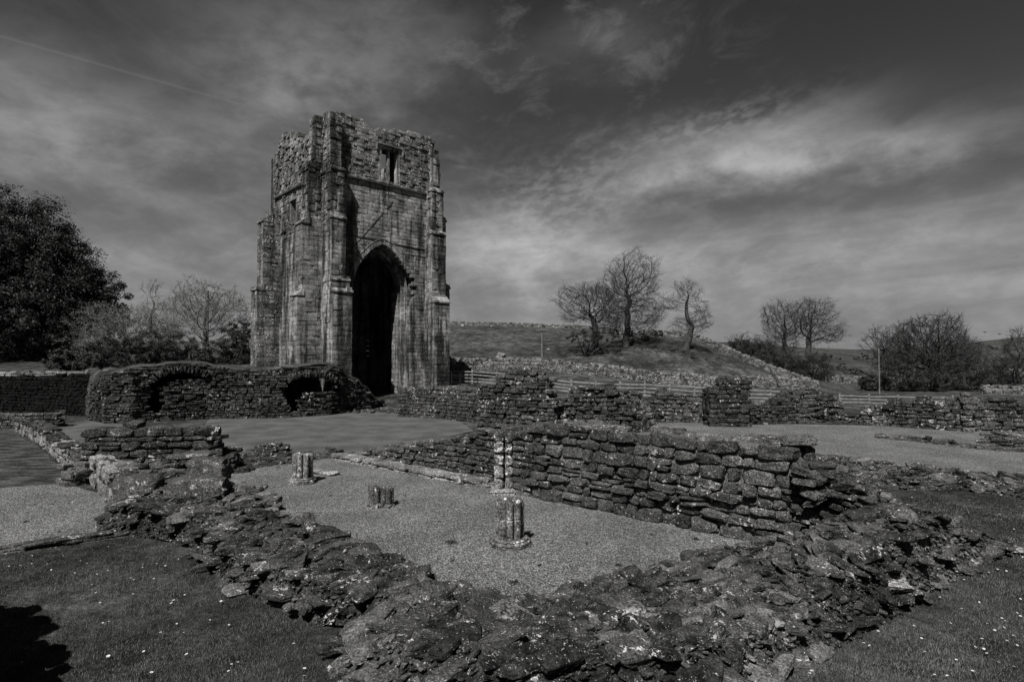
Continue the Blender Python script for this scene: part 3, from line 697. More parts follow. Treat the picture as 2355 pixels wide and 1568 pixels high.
# ------------------------------------------------------------------ vaulted undercroft wall and its grass bank
w1 = [Wp(193, 955, 915), Wp(205, 966, 885), Wp(240, 974, 862), Wp(300, 974, 850), Wp(350, 970, 843), Wp(410, 967, 834), Wp(470, 964, 838), Wp(520, 963, 850), Wp(600, 962, 854), Wp(650, 961, 846), Wp(700, 958, 841), Wp(760, 954, 846), Wp(790, 950, 853), Wp(796, 949, 868), Wp(822, 946, 872), Wp(828, 945, 890), Wp(850, 943, 896), Wp(856, 942, 914), Wp(876, 939, 922), Wp(892, 937, 934)]
hole1 = [(342, 950), (344, 892), (356, 872), (385, 862), (425, 858), (474, 866), (474, 872), (425, 868), (395, 878), (378, 886), (370, 905), (366, 930), (368, 950)]
hole2 = [(652, 912), (648, 896), (664, 880), (690, 868), (720, 866), (752, 872), (775, 890), (768, 900), (740, 900), (712, 898), (696, 908), (688, 922), (686, 945), (668, 950), (662, 925)]
mb = MB(); A1t = wall(mb, w1, thick=.7, ch=(.11, .2), ln=(.18, .5), protos=BLK, holes=(hole1, hole2), core=False, rag=.10, jit=.05, wild=.05, seed=5, tone=(.1, .9))
under = empty('undercroft_wall', (w1[6][0], w1[6][1], 0), 'curved rubble wall with two low arched vault openings under a grass bank', 'ruined wall')
mb.build('rubble_face', M['wall_left'], under)
w1a = np.array(w1)
def onwall(px, py, fwd=.06):
    pxs, _ = proj(np.column_stack([w1a[:, :2], np.zeros(len(w1a))])); Y = np.interp(px, pxs, w1a[:, 1]); p = D(px, py, Y-fwd); return p
def voussoirs(pts, ln_, seed, out=False):
    mb = MB(); r = np.random.RandomState(seed); pts = [np.array(onwall(*p)) for p in pts]
    S = [0]
    for a, b in zip(pts[:-1], pts[1:]): S.append(S[-1]+np.linalg.norm(b-a))
    s = 0; C = []; A = []; Z = []; T = []
    X = np.array(pts)
    while s < S[-1]:
        w = r.uniform(.07, .12); p = np.array([np.interp(s+w/2, S, X[:, k]) for k in range(3)]); q = np.array([np.interp(min(s+w/2+.1, S[-1]), S, X[:, k]) for k in range(3)]); q0 = np.array([np.interp(max(s+w/2-.1, 0), S, X[:, k]) for k in range(3)])
        a = q-q0; a /= np.linalg.norm(a)+1e-9; b = np.cross(a, np.array([0, 0, 1.])); b /= np.linalg.norm(b); u_ = np.cross(b, a); u_ = u_ if u_[2] > 0 else -u_
        bb = np.cross(u_, a); h = ln_*r.uniform(.8, 1.15)
        rot = r.normal(0, .12); a2 = a*cos(rot)+u_*sin(rot); u2 = -a*sin(rot)+u_*cos(rot)
        C.append(p+u2*h/2+r.normal(0, .03, 3)); A.append([a2, u2, np.cross(a2, u2)]); Z.append([w/2-.006, h/2, .17]); T.append(r.uniform(.2, .9)); s += w
    place(mb, BLK, np.array(C), np.array(A), np.array(Z), np.array(T)); return mb
voussoirs([(350, 882), (366, 867), (388, 861), (425, 855), (458, 861), (476, 868)], .34, 3).build('arch_ring', M['wall_left'], under)
voussoirs([(662, 879), (690, 867), (722, 865), (752, 871), (772, 886)], .34, 4).build('arch_ring', M['wall_left'], under)
# bank (turf over the vaults)
mb = MB(); nb_ = 60; nd = 16
pxs = np.linspace(0, 1, nb_); S1 = np.linspace(0, A1t[2]*.985, nb_); fr = A1t[0](S1); tz = np.array([float(A1t[1](s)) for s in S1])
rows = []; dlen = 6.5-5.2*smooth(proj(np.column_stack([fr, np.zeros(nb_)]))[0], 735, 790)
dirv = fr/np.linalg.norm(fr, axis=1, keepdims=True)
for j in range(nd):
    k = j/(nd-1); p = fr+dirv*(.25+k*dlen)[:, None]; zt = tz+.02+(np.maximum(2.42, tz)-tz)*smooth(np.full(nb_, k), 0, .5)*smooth(dlen, 1.4, 6.)+.12*sin(pi*min(1, k*1.5))
    zt = zt+.05*vn(v3(p[:, 0], p[:, 1]), 1.1, 3)-.5*smooth(np.full(nb_, k), .75, 1.)
    rows.append(np.column_stack([p, zt]))
grid(mb, np.stack(rows, 1)[::-1], .5); tag(mb.build('grass_bank', M['grass'], sm=True), kind='structure')

# ------------------------------------------------------------------ other walls
def wall_thing(name, label, pts, mat, cat='ruined wall', group=None, **kw):
    mb = MB(); wall(mb, pts, **kw); o = mb.build(name, mat); tag(o, label, cat, group); return o
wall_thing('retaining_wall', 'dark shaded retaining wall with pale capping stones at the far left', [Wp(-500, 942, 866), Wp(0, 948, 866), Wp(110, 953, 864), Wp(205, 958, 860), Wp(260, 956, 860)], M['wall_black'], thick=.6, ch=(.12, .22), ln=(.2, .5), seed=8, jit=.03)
mb = MB(); pp = [D(-300, 858, 34.4), D(0, 860, 34.3), D(110, 858, 34), D(235, 856, 33.0), D(330, 850, 36.5), D(420, 842, 40)]
for a, b in zip(pp[:-1], pp[1:]): 
    wall(mb, [(a[0], a[1], a[2]+.10), (b[0], b[1], b[2]+.10)], thick=.5, ch=(.1, .14), ln=(.25, .6), z0=min(a[2], b[2])-.12, core=False, seed=int(abs(a[0]*10)) % 97+3, rag=.03, tone=(.4, 1))
tag(mb.build('coping', M['kerb']), 'row of pale capping stones along the dark left retaining wall', 'coping')
wall_thing('low_wall', 'short low rubble wall stub at the far left edge below the dark wall', [Wp(-200, 978, 944), Wp(0, 984, 950), Wp(80, 984, 952), Wp(135, 982, 946)], M['wall_far'], thick=.6, ch=(.1, .18), seed=9)
# cloister kerb, its sunlit side put into the colour as paler stone
def kerb(name, label, pts, hgt, thick, seed, mat=None, ln=(.35, .8), topd=False, **kw):
    P = [(*G(x, y)[:2], hgt*h) for x, y, h in pts]; mb = MB(); wall(mb, P, thick=thick, ch=(hgt*.5, hgt*.6), ln=ln, protos=BLKM, seed=seed, rag=.03, jit=.03, core=True, **kw)
    o = tag(mb.build(name, mat or M['kerb']), label, 'kerb')
    if topd:
        mb = MB(); P2 = [(x-.03, y+.03, z+.10) for x, y, z in P]; wall(mb, P2, thick=thick-.06, ch=(.07, .11), ln=(.15, .4), z0=min(p[2] for p in P)+.0, protos=BLK, seed=seed+1, rag=.04, jit=.03, core=False); mb.build('dark_top', M['wall_left'], o)  # dark top course, coloured to set off the sunlit side
    return o
kerb('cloister_kerb', 'low sunlit stone kerb running diagonally beside the dark paving at left', [(32, 992, .9), (60, 1005, 1.1), (95, 1025, 1.15), (112, 1042, .85), (150, 1075, .9), (180, 1105, 1.)], .46, .6, 12, topd=True)
kerb('wall_side', 'sunlit left side of the rubble wall below the dark stepped wall', [(205, 1108, 1), (232, 1136, .95), (262, 1166, .85)], .62, .5, 46, ln=(.2, .45))  # sunlit face put into the colour: paler stone than the wall behind
wall_thing('wall_stub', 'dark square block of masonry at the near end of the left kerb', [Wp(135, 1118, 1078), Wp(165, 1120, 1072), Wp(205, 1112, 1070)], M['wall'], thick=.6, ch=(.16, .26), ln=(.25, .5), seed=13, protos=BLKM)
# left mid wall
wall_thing('ruined_wall', 'dark stepped rubble wall behind the big fallen blocks at left', [Wp(188, 1100, 1030), Wp(196, 1100, 1000), Wp(212, 1100, 985), Wp(300, 1099, 981), Wp(380, 1097, 978), Wp(455, 1095, 976), Wp(462, 1095, 985), Wp(500, 1093, 992), Wp(502, 1092, 1012), Wp(515, 1090, 1030), Wp(518, 1090, 1040)], M['wall_left'], thick=.85, ch=(.11, .24), ln=(.25, .65), protos=BLKM, seed=14, jit=.04, wild=.02, rag=.04)
wall_thing('wall_stub', 'small dark stepped stump of wall just right of the left rubble wall', [Wp(500, 1092, 1040), Wp(545, 1089, 1046), Wp(548, 1088, 1066), Wp(572, 1086, 1072)], M['wall_left'], thick=.7, ch=(.12, .2), ln=(.25, .5), protos=BLKM, seed=15)
wall_thing('wall_stub', 'low isolated stump of rubble on the lawn left of the piers', [Wp(562, 1043, 1036), Wp(600, 1043, 1024), Wp(630, 1042, 1019), Wp(650, 1041, 1022)], M['wall'], thick=.6, ch=(.1, .16), ln=(.2, .4), seed=16, protos=BLKM)
# right big wall with its pilaster
bw = [Wp(1176, 1134, 988), Wp(1205, 1140, 983), Wp(1260, 1152, 981), Wp(1330, 1166, 982), Wp(1400, 1181, 990), Wp(1440, 1188, 1000), Wp(1480, 1196, 992), Wp(1560, 1213, 1006), Wp(1620, 1224, 1012), Wp(1700, 1242, 1014), Wp(1780, 1258, 1016), Wp(1842, 1266, 1017), Wp(1848, 1267, 1042), Wp(1880, 1270, 1062), Wp(1905, 1271, 1080), Wp(1930, 1272, 1108), Wp(1965, 1273, 1128), Wp(2000, 1275, 1160), Wp(2040, 1278, 1186), Wp(2080, 1280, 1212), Wp(2150, 1284, 1240)]
big = empty('chapter_wall', (bw[8][0], bw[8][1], 0), 'large dark wall of big rounded blocks with pale mortar, running right from the pilaster', 'ruined wall')
mb = MB(); wall(mb, bw, thick=1.0, ch=(.15, .30), ln=(.18, .6), protos=BLKM, seed=17, jit=.06, wild=.045, rag=.07, coretone=1.2, tone=(.0, .9), gap=.02); mb.build('block_face', M['wall'], big)
# wall left of the pilaster
wall_thing('ruined_wall', 'sloping rubble wall rising rightward to the pilaster above a pale kerb', [Wp(800, 1056, 1046), Wp(850, 1063, 1036), Wp(930, 1073, 1024), Wp(1000, 1086, 1012), Wp(1060, 1097, 1000), Wp(1100, 1105, 992), Wp(1135, 1114, 988)], M['wall'], thick=.9, ch=(.12, .2), ln=(.2, .5), protos=BLKM, seed=18, jit=.035, rag=.03, coretone=.8)
kerb('bench_kerb', 'pale low kerb stones along the foot of the sloping wall beside the gravel', [(762, 1056, .9), (870, 1078, 1), (1000, 1103, 1), (1060, 1114, 1), (1095, 1120, .9)], .2, .45, 19)

def lathe(mb, c, prof, mod=None, n=48, tone=.5, twist=0., cap=True, jag=0.):
    th_ = np.linspace(0, 2*pi, n, endpoint=False)+twist; m = np.ones(n) if mod is None else mod(th_)
    rows = []
    for (r, z, k) in prof: rr = r*(1+(m-1)*k); rows.append(np.stack([c[0]+np.cos(th_)*rr, c[1]+np.sin(th_)*rr, np.full(n, c[2]+z)], -1))
    P = np.stack(rows, 0); a = len(prof)
    if jag: P[-2:, :, 2] -= jag*np.abs(vn(P[-1]*[1, 1, 0]+[c[0], 0, 0], 7., 2))*2.2
    i = np.arange(a*n).reshape(a, n); j = np.roll(i, -1, 1)
    F = np.stack([i[:-1], j[:-1], j[1:], i[1:]], -1).reshape(-1, 4); V = P.reshape(-1, 3)
    V = V+.006*np.stack([vn(V, 6, 2), vn(V+5, 6, 2), vn(V+9, 6, 2)*.5], -1)
    mb.add(V, F, tone)
    if cap:
        cpt = np.array([[c[0], c[1], c[2]+prof[-1][1]-.01]]); vv = np.vstack([V[-n:], cpt]); mb.add(vv, [[k, (k+1) % n, n] for k in range(n)], tone)
clus = lambda t: .62+.40*np.abs(np.cos(t*4))**.65           # eight shafts round a core
def pier(px, py, w, h, wb, label, drums=2, lean=0.):
    c = G(px, py); s = c[1]/FX; R = w*s/2; RB = wb*s/2; hb = .32*R*1.6; H = h*s
    c = c+np.array([0, RB*.9, 0]); e = empty('clustered_pier', c, label, 'pier stump', 'pier stumps on the gravel floor')
    mb = MB(); oc = lambda t: 1/np.maximum(.1, np.cos(((t+pi/8) % (pi/4))-pi/8))*.96
    lathe(mb, c, [(RB*1.02, 0, 1), (RB*1.02, hb*.35, 1), (RB*.98, hb*.38, 1), (RB*.96, hb*.42, .5), (RB*1.0, hb*.55, .2), (RB*.96, hb*.72, .1), (RB*.84, hb*.78, 0), (RB*.80, hb*.86, 0), (RB*.86, hb*.93, 0), (RB*.84, hb*1.05, 0), (RB*.7, hb*1.12, 0)], oc, 48, .6)
    mb.build('base', M['pillar'], e)
    mb = MB(); z = hb*1.02; hd = (H-hb)/drums
    for k in range(drums): lathe(mb, c, [(R*.97, z, 1), (R, z+.02, 1), (R, z+hd-.02, 1), (R*.95, z+hd-.004, 1)], clus, 144, rs.uniform(.3, .8), .2+rs.uniform(-.03, .03), jag=.05*(k == drums-1)); z += hd
    mb.build('shaft', M['pillar'], e); return e
pier(1172, 1266, 66, 110, 100, 'tallest and nearest clustered stone pier stump on a round moulded base')
pier(685, 1116, 48, 70, 62, 'farthest clustered pier stump at left with worn moulded base')
# broken pier: two separated shafts
c0 = G(868, 1170)+np.array([0, .2, 0]); e = empty('broken_pier', c0, 'broken pier stump split into two shafts on a shattered base between the other two', 'pier stump', 'pier stumps on the gravel floor')
mb = MB()
for dx, w_ in ((-.10, .155), (.15, .15)): lathe(mb, c0+np.array([dx, .03*(dx > 0), 0]), [(w_, .04, 1), (w_, .42, 1), (w_*.95, .44+.02*(dx < 0), 1)], lambda t: .74+.28*np.abs(np.cos(t*3))**.7, 80, .45, jag=.06)
mb.build('shaft', M['pillar'], e)
mb = MB(); n = 16; aa_ = rs.rand(n)*2*pi; C = np.stack([c0[0]+np.cos(aa_)*rs.uniform(.1, .3, n)-.03, c0[1]+np.sin(aa_)*rs.uniform(.08, .2, n), np.full(n, .035)], -1)
place(mb, FLK, C, euler_axes(aa_, rs.normal(0, .1, n), rs.normal(0, .1, n)), np.stack([rs.uniform(.05, .12, n), rs.uniform(.04, .09, n), rs.uniform(.03, .06, n)], -1), .8); mb.build('base', M['pillar'], e)
# pilaster: two half shafts against the wall
pc = G(1158, 1136); mb = MB(); zt = D(1150, 990, pc[1])[2]
for dx, w_, ht in ((-.125, .115, zt), (.125, .095, zt-.03)):
    z = .10
    for k in range(5): z2 = .1+(ht-.1)*(k+1)/5; boxpts(mb, [pc[0]+dx, pc[1]+.17, (z+z2)/2], (w_, 0), (0, .16), (z2-z)/2-.006, rs.uniform(.2, .9), 0, BLKM); z = z2
pil = mb.build('pilaster', M['pillar'], big)
mb = MB(); lathe(mb, pc+np.array([-.02, .16, 0]), [(.34, 0, 1), (.34, .05, 1), (.36, .075, 1), (.33, .11, 1), (.27, .13, 1)], lambda t: 1/np.maximum(.1, np.cos(((t+pi/4) % (pi/2))-pi/4))*.85, 40, .8)
x = mb.build('plinth', M['pillar'], pil); x.matrix_parent_inverse = Matrix.Identity(4)

# central tall wall and the wall it steps down to
wall_thing('ruined_wall', 'straight squared low wall immediately right of the tower arch', [Wp(914, 958, 892), Wp(1000, 962, 890), Wp(1092, 972, 892), Wp(1100, 974, 886)], M['wall_far'], thick=.8, ch=(.17, .22), ln=(.35, .6), protos=BLKM, seed=22, jit=.015, rag=.02)
wall_thing('ruined_wall', 'tallest jagged fragment of rubble wall in the middle distance', [Wp(1098, 990, 888), Wp(1130, 994, 884), Wp(1134, 994, 872), Wp(1156, 996, 868), Wp(1162, 996, 853), Wp(1200, 1000, 850), Wp(1236, 1002, 846), Wp(1255, 1002, 860), Wp(1262, 1003, 868), Wp(1266, 1003, 905), Wp(1272, 1003, 912)], M['wall_far'], thick=.9, ch=(.15, .25), ln=(.22, .55), protos=BLKM, seed=23, jit=.06, rag=.11, wild=.02)
wall_thing('ruined_wall', 'uneven rubble wall with white blotches right of the tallest fragment', [Wp(1270, 1000, 918), Wp(1312, 1000, 916), Wp(1326, 1000, 893), Wp(1390, 1000, 890), Wp(1440, 1002, 902), Wp(1446, 1004, 925), Wp(1450, 1010, 955), Wp(1462, 1016, 985)], M['wall_far'], thick=.9, ch=(.13, .24), ln=(.22, .5), protos=BLKM, seed=24, jit=.06, rag=.11, wild=.03)
wall_thing('ruined_wall', 'low rubble wall with stepped top between white blotched wall and square pier', [Wp(1436, 966, 905), Wp(1500, 968, 912), Wp(1515, 969, 900), Wp(1560, 970, 903), Wp(1610, 973, 907), Wp(1636, 975, 918)], M['wall_far'], thick=.8, ch=(.13, .22), ln=(.25, .6), seed=25, jit=.05, rag=.12)
wall_thing('wall_pier', 'tall square topped block of masonry standing up from the far wall', [Wp(1634, 981, 896), Wp(1646, 981, 893), Wp(1652, 981, 873), Wp(1700, 982, 872), Wp(1718, 982, 874)], M['pier_dark'], thick=1.0, ch=(.2, .32), ln=(.3, .6), protos=BLKM, seed=26, jit=.03, rag=.02, tone=(.05, .6))
wall_thing('ruined_wall', 'far rubble wall rising to a rounded hump right of the square pier', [Wp(1716, 978, 926), Wp(1770, 976, 924), Wp(1800, 975, 912), Wp(1835, 974, 899), Wp(1880, 972, 895), Wp(1915, 970, 908), Wp(1940, 970, 930), Wp(1948, 969, 952)], M['wall_far'], thick=.9, ch=(.1, .19), ln=(.2, .5), seed=27, jit=.06, rag=.11, wild=.03)
wall_thing('ruined_wall', 'long far rubble wall at right edge with a dark buttress slot', [Wp(1940, 974, 958), Wp(1975, 976, 956), Wp(1990, 977, 938), Wp(2040, 980, 926), Wp(2090, 984, 917), Wp(2150, 988, 914), Wp(2212, 992, 912), Wp(2300, 994, 918), Wp(2400, 997, 922), Wp(2600, 1002, 925)], M['wall_far'], thick=.9, ch=(.13, .24), ln=(.25, .65), seed=28, jit=.05, rag=.10)
wall_thing('wall_buttress', 'narrow upright pale topped buttress on the long far right wall', [Wp(2216, 993, 910), Wp(2236, 994, 908)], M['wall_far'], thick=.5, ch=(.2, .3), ln=(.3, .5), protos=BLKM, seed=29, rag=.01)
wall_thing('wall_end', 'broken dark wall end with white lichen above the big block wall', [Wp(1378, 1050, 985), Wp(1386, 1050, 950), Wp(1394, 1051, 915), Wp(1408, 1052, 898), Wp(1436, 1053, 902), Wp(1444, 1054, 935), Wp(1462, 1056, 968), Wp(1482, 1058, 992)], M['pier_dark'], thick=.8, ch=(.12, .24), ln=(.2, .4), protos=BLKM, seed=30, jit=.05, wild=.06)
wall_thing('wall_footing', 'low raised footing with pale edge stones at the right edge', [Wp(2245, 1022, 1012), Wp(2300, 1028, 1008), Wp(2600, 1045, 1000)], M['wall_far'], thick=2.2, ch=(.08, .12), ln=(.3, .6), seed=33)

# ------------------------------------------------------------------ rubble ridges
def ridge(name, label, st, seed, dens=12, sizes=(.08, .26), edge=.22, flk=40, mat='rock', big=(), relief=.12, nw=60, cat='rubble wall', zoff=0.):
    """st: (near px, near py, far px, far py, height) stations; far point is the top edge"""
    r = np.random.RandomState(seed); Nn = []; Ff = []; H = []
    for (a, b, c, d, h) in st: 
        p = G(a, b); 
        for _ in range(6): p = G(a, b, gz(p[0], p[1]))
        q = G(c, d, h)
        for _ in range(4): q = G(c, d, h+gz(q[0], q[1]))
        Nn.append(p[:2]); Ff.append(q[:2]); H.append(h)
    Nn = np.array(Nn); Ff = np.array(Ff); H = np.array(H); mid = (Nn+Ff)/2; S = np.concatenate([[0], np.cumsum(np.linalg.norm(np.diff(mid, axis=0), axis=1))]); L = S[-1]
    def at(s, k):        # k 0 near .. 1 far
        n_ = np.stack([np.interp(s, S, Nn[:, 0]), np.interp(s, S, Nn[:, 1])], -1); f_ = np.stack([np.interp(s, S, Ff[:, 0]), np.interp(s, S, Ff[:, 1])], -1)
        w = np.linalg.norm(f_-n_, axis=-1); p = n_*(1-np.asarray(k))[..., None]+f_*np.asarray(k)[..., None]
        dist = np.minimum(np.minimum(np.asarray(k), 1-np.asarray(k))*w, np.minimum(s, L-s)+.1)
        h = np.interp(s, S, H); e = np.where(np.asarray(k) < .5, edge*1.9, edge*.7); prof = smooth(dist, -.02, e)
        prof = prof*(1+0*k)
        z = ground_z(p[..., 0], p[..., 1])+h*prof+zoff
        return p, z, prof, w
    ns = max(20, int(L/.055)); ww = np.linalg.norm(Ff-Nn, axis=1).max(); nk = max(14, min(90, int(ww/.055)))
    ss, kk = np.meshgrid(np.linspace(0, L, ns), np.linspace(0, 1, nk), indexing='ij'); p, z, pf, w = at(ss, kk)
    q = v3(p[..., 0], p[..., 1]); z = z+relief*(vn(q, 1.7, 3, seed)*.9+np.abs(vn(q, 4.5, 2, seed+1))*.55)*pf-.03*(1-pf)
    mb = MB(); grid(mb, np.stack([p[..., 0], p[..., 1], z-.025*pf], -1)[:, ::-1], .08)
    area = L*np.linalg.norm(Ff-Nn, axis=1).mean()
    for (cnt, sz, prot, flat, pw, sep) in ((int(area*dens), sizes, ROCK, .5, 1.7, .78), (int(area*flk), (.018, sizes[0]*1.2), FLK, .55, 2., .45)):
        s = r.uniform(0, L, cnt); k = r.uniform(0.02, .97, cnt); size = np.sort(sz[0]+(sz[1]-sz[0])*r.rand(cnt)**pw)[::-1]; p = at(s, k)[0]
        keep = []; KP = np.zeros((0, 2)); KS = np.zeros(0)          # big stones first, smaller ones fill the gaps
        for i in range(cnt):
            if len(KS) and (np.hypot(KP[:, 0]-p[i, 0], KP[:, 1]-p[i, 1]) < sep*(KS+size[i])).any(): continue
            keep.append(i); KP = np.vstack([KP, p[i]]); KS = np.append(KS, size[i])
        s, k, size = s[keep], k[keep], size[keep]; cnt = len(keep); p, z, pf, w = at(s, k)
        q = v3(p[:, 0], p[:, 1]); z = z+relief*(vn(q, 1.7, 3, seed)*.9+np.abs(vn(q, 4.5, 2, seed+1))*.55)*pf
        Sx = np.stack([size*r.uniform(1.1, 1.9, cnt), size*r.uniform(.55, 1.0, cnt), size*r.uniform(.14, .5, cnt)], -1)
        C = np.column_stack([p, z+Sx[:, 2]*r.uniform(-.15, .75, cnt)])
        yaw = np.where(r.rand(cnt) < .55, .75+r.normal(0, .25, cnt), r.uniform(0, pi, cnt))
        place(mb, prot, C, euler_axes(yaw, r.normal(0, .30, cnt), r.normal(0, .24, cnt)), Sx, np.clip(r.normal(.26, .42, cnt), 0, 1.8))
    # coursed edge stones on the far side
    s = 0
    C = []; Z = []; Y = []
    while s < L:
        l = r.uniform(.18, .5); hcur = np.interp(s, S, H)
        if r.rand() < .8:
            lev = 0
            while lev < hcur-.03:
                hh = r.uniform(.09, .2); k = .965 - .02*lev+r.uniform(-.02, .012); p, z, pf, w = at(np.array([min(L, s+l/2)]), np.array([k])); p2 = at(np.array([min(L, s+l)]), np.array([k]))[0]; p1 = at(np.array([s]), np.array([k]))[0]
                a = (p2-p1)[0]; C.append([p[0][0], p[0][1], gz(*p[0])+lev+hh/2+zoff]); Z.append([l/2, r.uniform(.12, .24), hh/2]); Y.append(atan2(a[1], a[0])+r.normal(0, .12)); lev += hh
        s += l
    if C: place(mb, ROCK, np.array(C), euler_axes(np.array(Y), r.normal(0, .07, len(C)), r.normal(0, .07, len(C))), np.array(Z), np.clip(r.normal(.35, .25, len(C)), 0, 1))
    o = mb.build(name, M[mat]); tag(o, label, cat); return o, at, L
def blocks(name, label, items, mat, seed=1, cat='stone block', prot=None, lift=.35):
    """big named stones: (px, py, w px, h px, depth m, yaw, tilt, z)"""
    out = []
    for i, (px, py, wpx, hpx, dep, yaw, tilt, z0) in enumerate(items):
        c = G(px, py, z0) if z0 >= 0 else D(px, py, -z0); s = c[1]/FX; mb = MB(); 
        place(mb, [(prot or ROCK)[(seed+i*5) % len(prot or ROCK)]], np.array([[0, 0, 0.]]), euler_axes(np.array([yaw]), np.array([tilt]), np.array([tilt*.4])), np.array([[wpx*s/2*1.12, dep/2, hpx*s/2*1.1]]), .55)
        o = mb.build(name, M[mat]); o.location = (c[0], c[1]+dep*.3, c[2]+hpx*s*lift); tag(o, label[i], cat); out.append(o)
    return out
ridge('rubble_wall', 'left foreground ruined wall top descending between lawn and gravel', [(203, 1112, 500, 1072, .62), (268, 1165, 500, 1100, .55), (220, 1222, 636, 1140, .42), (310, 1236, 648, 1180, .42), (430, 1252, 790, 1226, .40), (480, 1318, 900, 1295, .38), (570, 1372, 1060, 1358, .40), (730, 1440, 1185, 1395, .38)], 61, dens=230, flk=420, sizes=(.03, .15))
ridge('rubble_wall', 'broad heap of slaty rubble across the bottom centre and right foreground', [(765, 1500, 1060, 1362, .38), (790, 1640, 1180, 1392, .38), (1150, 1720, 1330, 1352, .38), (1600, 1660, 1500, 1303, .38), (1880, 1520, 1620, 1256, .42), (2060, 1425, 1800, 1232, .6), (2140, 1372, 1960, 1165, .85), (2215, 1325, 2050, 1165, .75), (2290, 1292, 2140, 1205, .5), (2345, 1268, 2230, 1240, .2)], 62, dens=230, flk=420, sizes=(.03, .155), relief=.10)
ridge('wall_footing', 'low overgrown strip of rubble crossing the grass right of the big block wall', [(1990, 1118, 1900, 1046, .14), (2080, 1130, 2000, 1066, .12), (2230, 1128, 2120, 1078, .1), (2354, 1150, 2330, 1092, .1), (2600, 1190, 2560, 1110, .1)], 63, dens=5, flk=30, sizes=(.05, .2), relief=.05, cat='wall footing')
ridge('wall_footing', 'thin broken line of stones lying across the far gravel court', [(2010, 1008, 2010, 1002, .06), (2120, 1018, 2130, 1008, .1), (2240, 1034, 2250, 1022, .12), (2354, 1042, 2354, 1030, .12)], 64, dens=4, flk=14, sizes=(.06, .18), relief=.03, cat='wall footing')
ridge('wall_footing', 'low spread of grassy stones behind the farthest pier stump', [(498, 1090, 500, 1052, .05), (600, 1076, 610, 1044, .06), (700, 1062, 720, 1040, .06), (770, 1054, 800, 1036, .05)], 65, dens=2, flk=14, sizes=(.05, .14), relief=.03, cat='wall footing')
ridge('wall_footing', 'thin line of edging stones where the nearest right gravel meets turf', [(1900, 1060, 1905, 1048, .1), (2040, 1078, 2040, 1064, .08), (2180, 1092, 2200, 1078, .08)], 66, dens=4, flk=20, sizes=(.05, .18), relief=.03, cat='wall footing')
kerb('lawn_kerb', 'low dark edging kerb between left gravel and foreground lawn', [(-200, 1300, .6), (0, 1275, 1), (100, 1262, .9), (230, 1243, .8)], .10, .22, 44, mat=M['wall'], ln=(.6, 1.2))
blocks('stone_block', ['large rounded dark block at the left end of the fallen stones', 'long squared dark block nearest the gravel below the pale topped stone', 'pale topped block resting on the left rubble wall', 'long flat pale slab behind the fallen blocks'],
       [(300, 1166, 82, 64, .7, .1, .05, .22), (446, 1146, 120, 46, .6, .08, .03, .42), (474, 1106, 72, 48, .55, .05, .04, .66), (436, 1056, 90, 12, .6, .1, .02, .9)], 'wall', 3, prot=BLKM, lift=.48)
blocks('stone_slab', ['pale tilted slab catching the sun at bottom centre', 'thin slanting slab edge at the bottom right of centre', 'pale lichened slab on the right of the foreground rubble', 'broad grey slab overhanging a dark crack in the rubble', 'flat stone with white patch beside the gravel edge', 'bright white stone at the lower right rubble edge', 'pale slab at the far right tip of the rubble'],
       [(1185, 1445, 72, 34, .35, 1.1, .35, .66), (1245, 1490, 90, 22, .22, -.7, .35, .8), (2030, 1352, 115, 22, .5, -.35, .05, .24), (1430, 1430, 110, 26, .4, .5, -.15, .60), (885, 1310, 60, 26, .35, .1, .1, .32), (1770, 1440, 60, 16, .25, .3, .15, .45), (2318, 1266, 60, 10, .35, -.3, .02, .03)], 'rockpale', 2)
blocks('kerb_slab', ['low slab lying on gravel behind the farthest pier stump'], [(745, 1092, 62, 10, .35, -.5, .04, 0)], 'kerb', 5)
blocks('stone_slab', ['domed pale coping stone on the big block wall', 'flat white stone in the low strip at right', 'small square white stone in the low strip at right'], [(1335, 994, 62, 17, .4, 0, .05, -12.9), (2290, 1094, 44, 9, .3, -.1, .02, .03), (2222, 1088, 14, 9, .2, 0, .02, .03)], 'rockpale', 7)

# wall behind the camera on the left that throws the shadow on the lawn
def shp(px, py, h):
    p = G(px, py, .3)
    for _ in range(5): p = G(px, py, gz(p[0], p[1]))
    k = h/tan(SUN_EL); return (p[0]-SH[0]*k, p[1]-SH[1]*k, p[2]+h)
cs = [shp(215, 1590, 1.7), shp(150, 1520, 1.9), shp(172, 1487, 2.0), shp(138, 1455, 2.15), shp(108, 1430, 2.2), shp(92, 1392, 2.35), shp(0, 1392, 2.4), shp(-260, 1380, 2.4)]
mb = MB()
wall(mb, cs, thick=.5, ch=(.15, .25), ln=(.2, .4), z0=0., protos=BLKM, seed=70, jit=.05, rag=.03, side=1.)
tag(mb.build('ruined_wall', M['wall']), 'ragged wall just outside the frame whose shadow falls on the lawn', 'ruined wall')

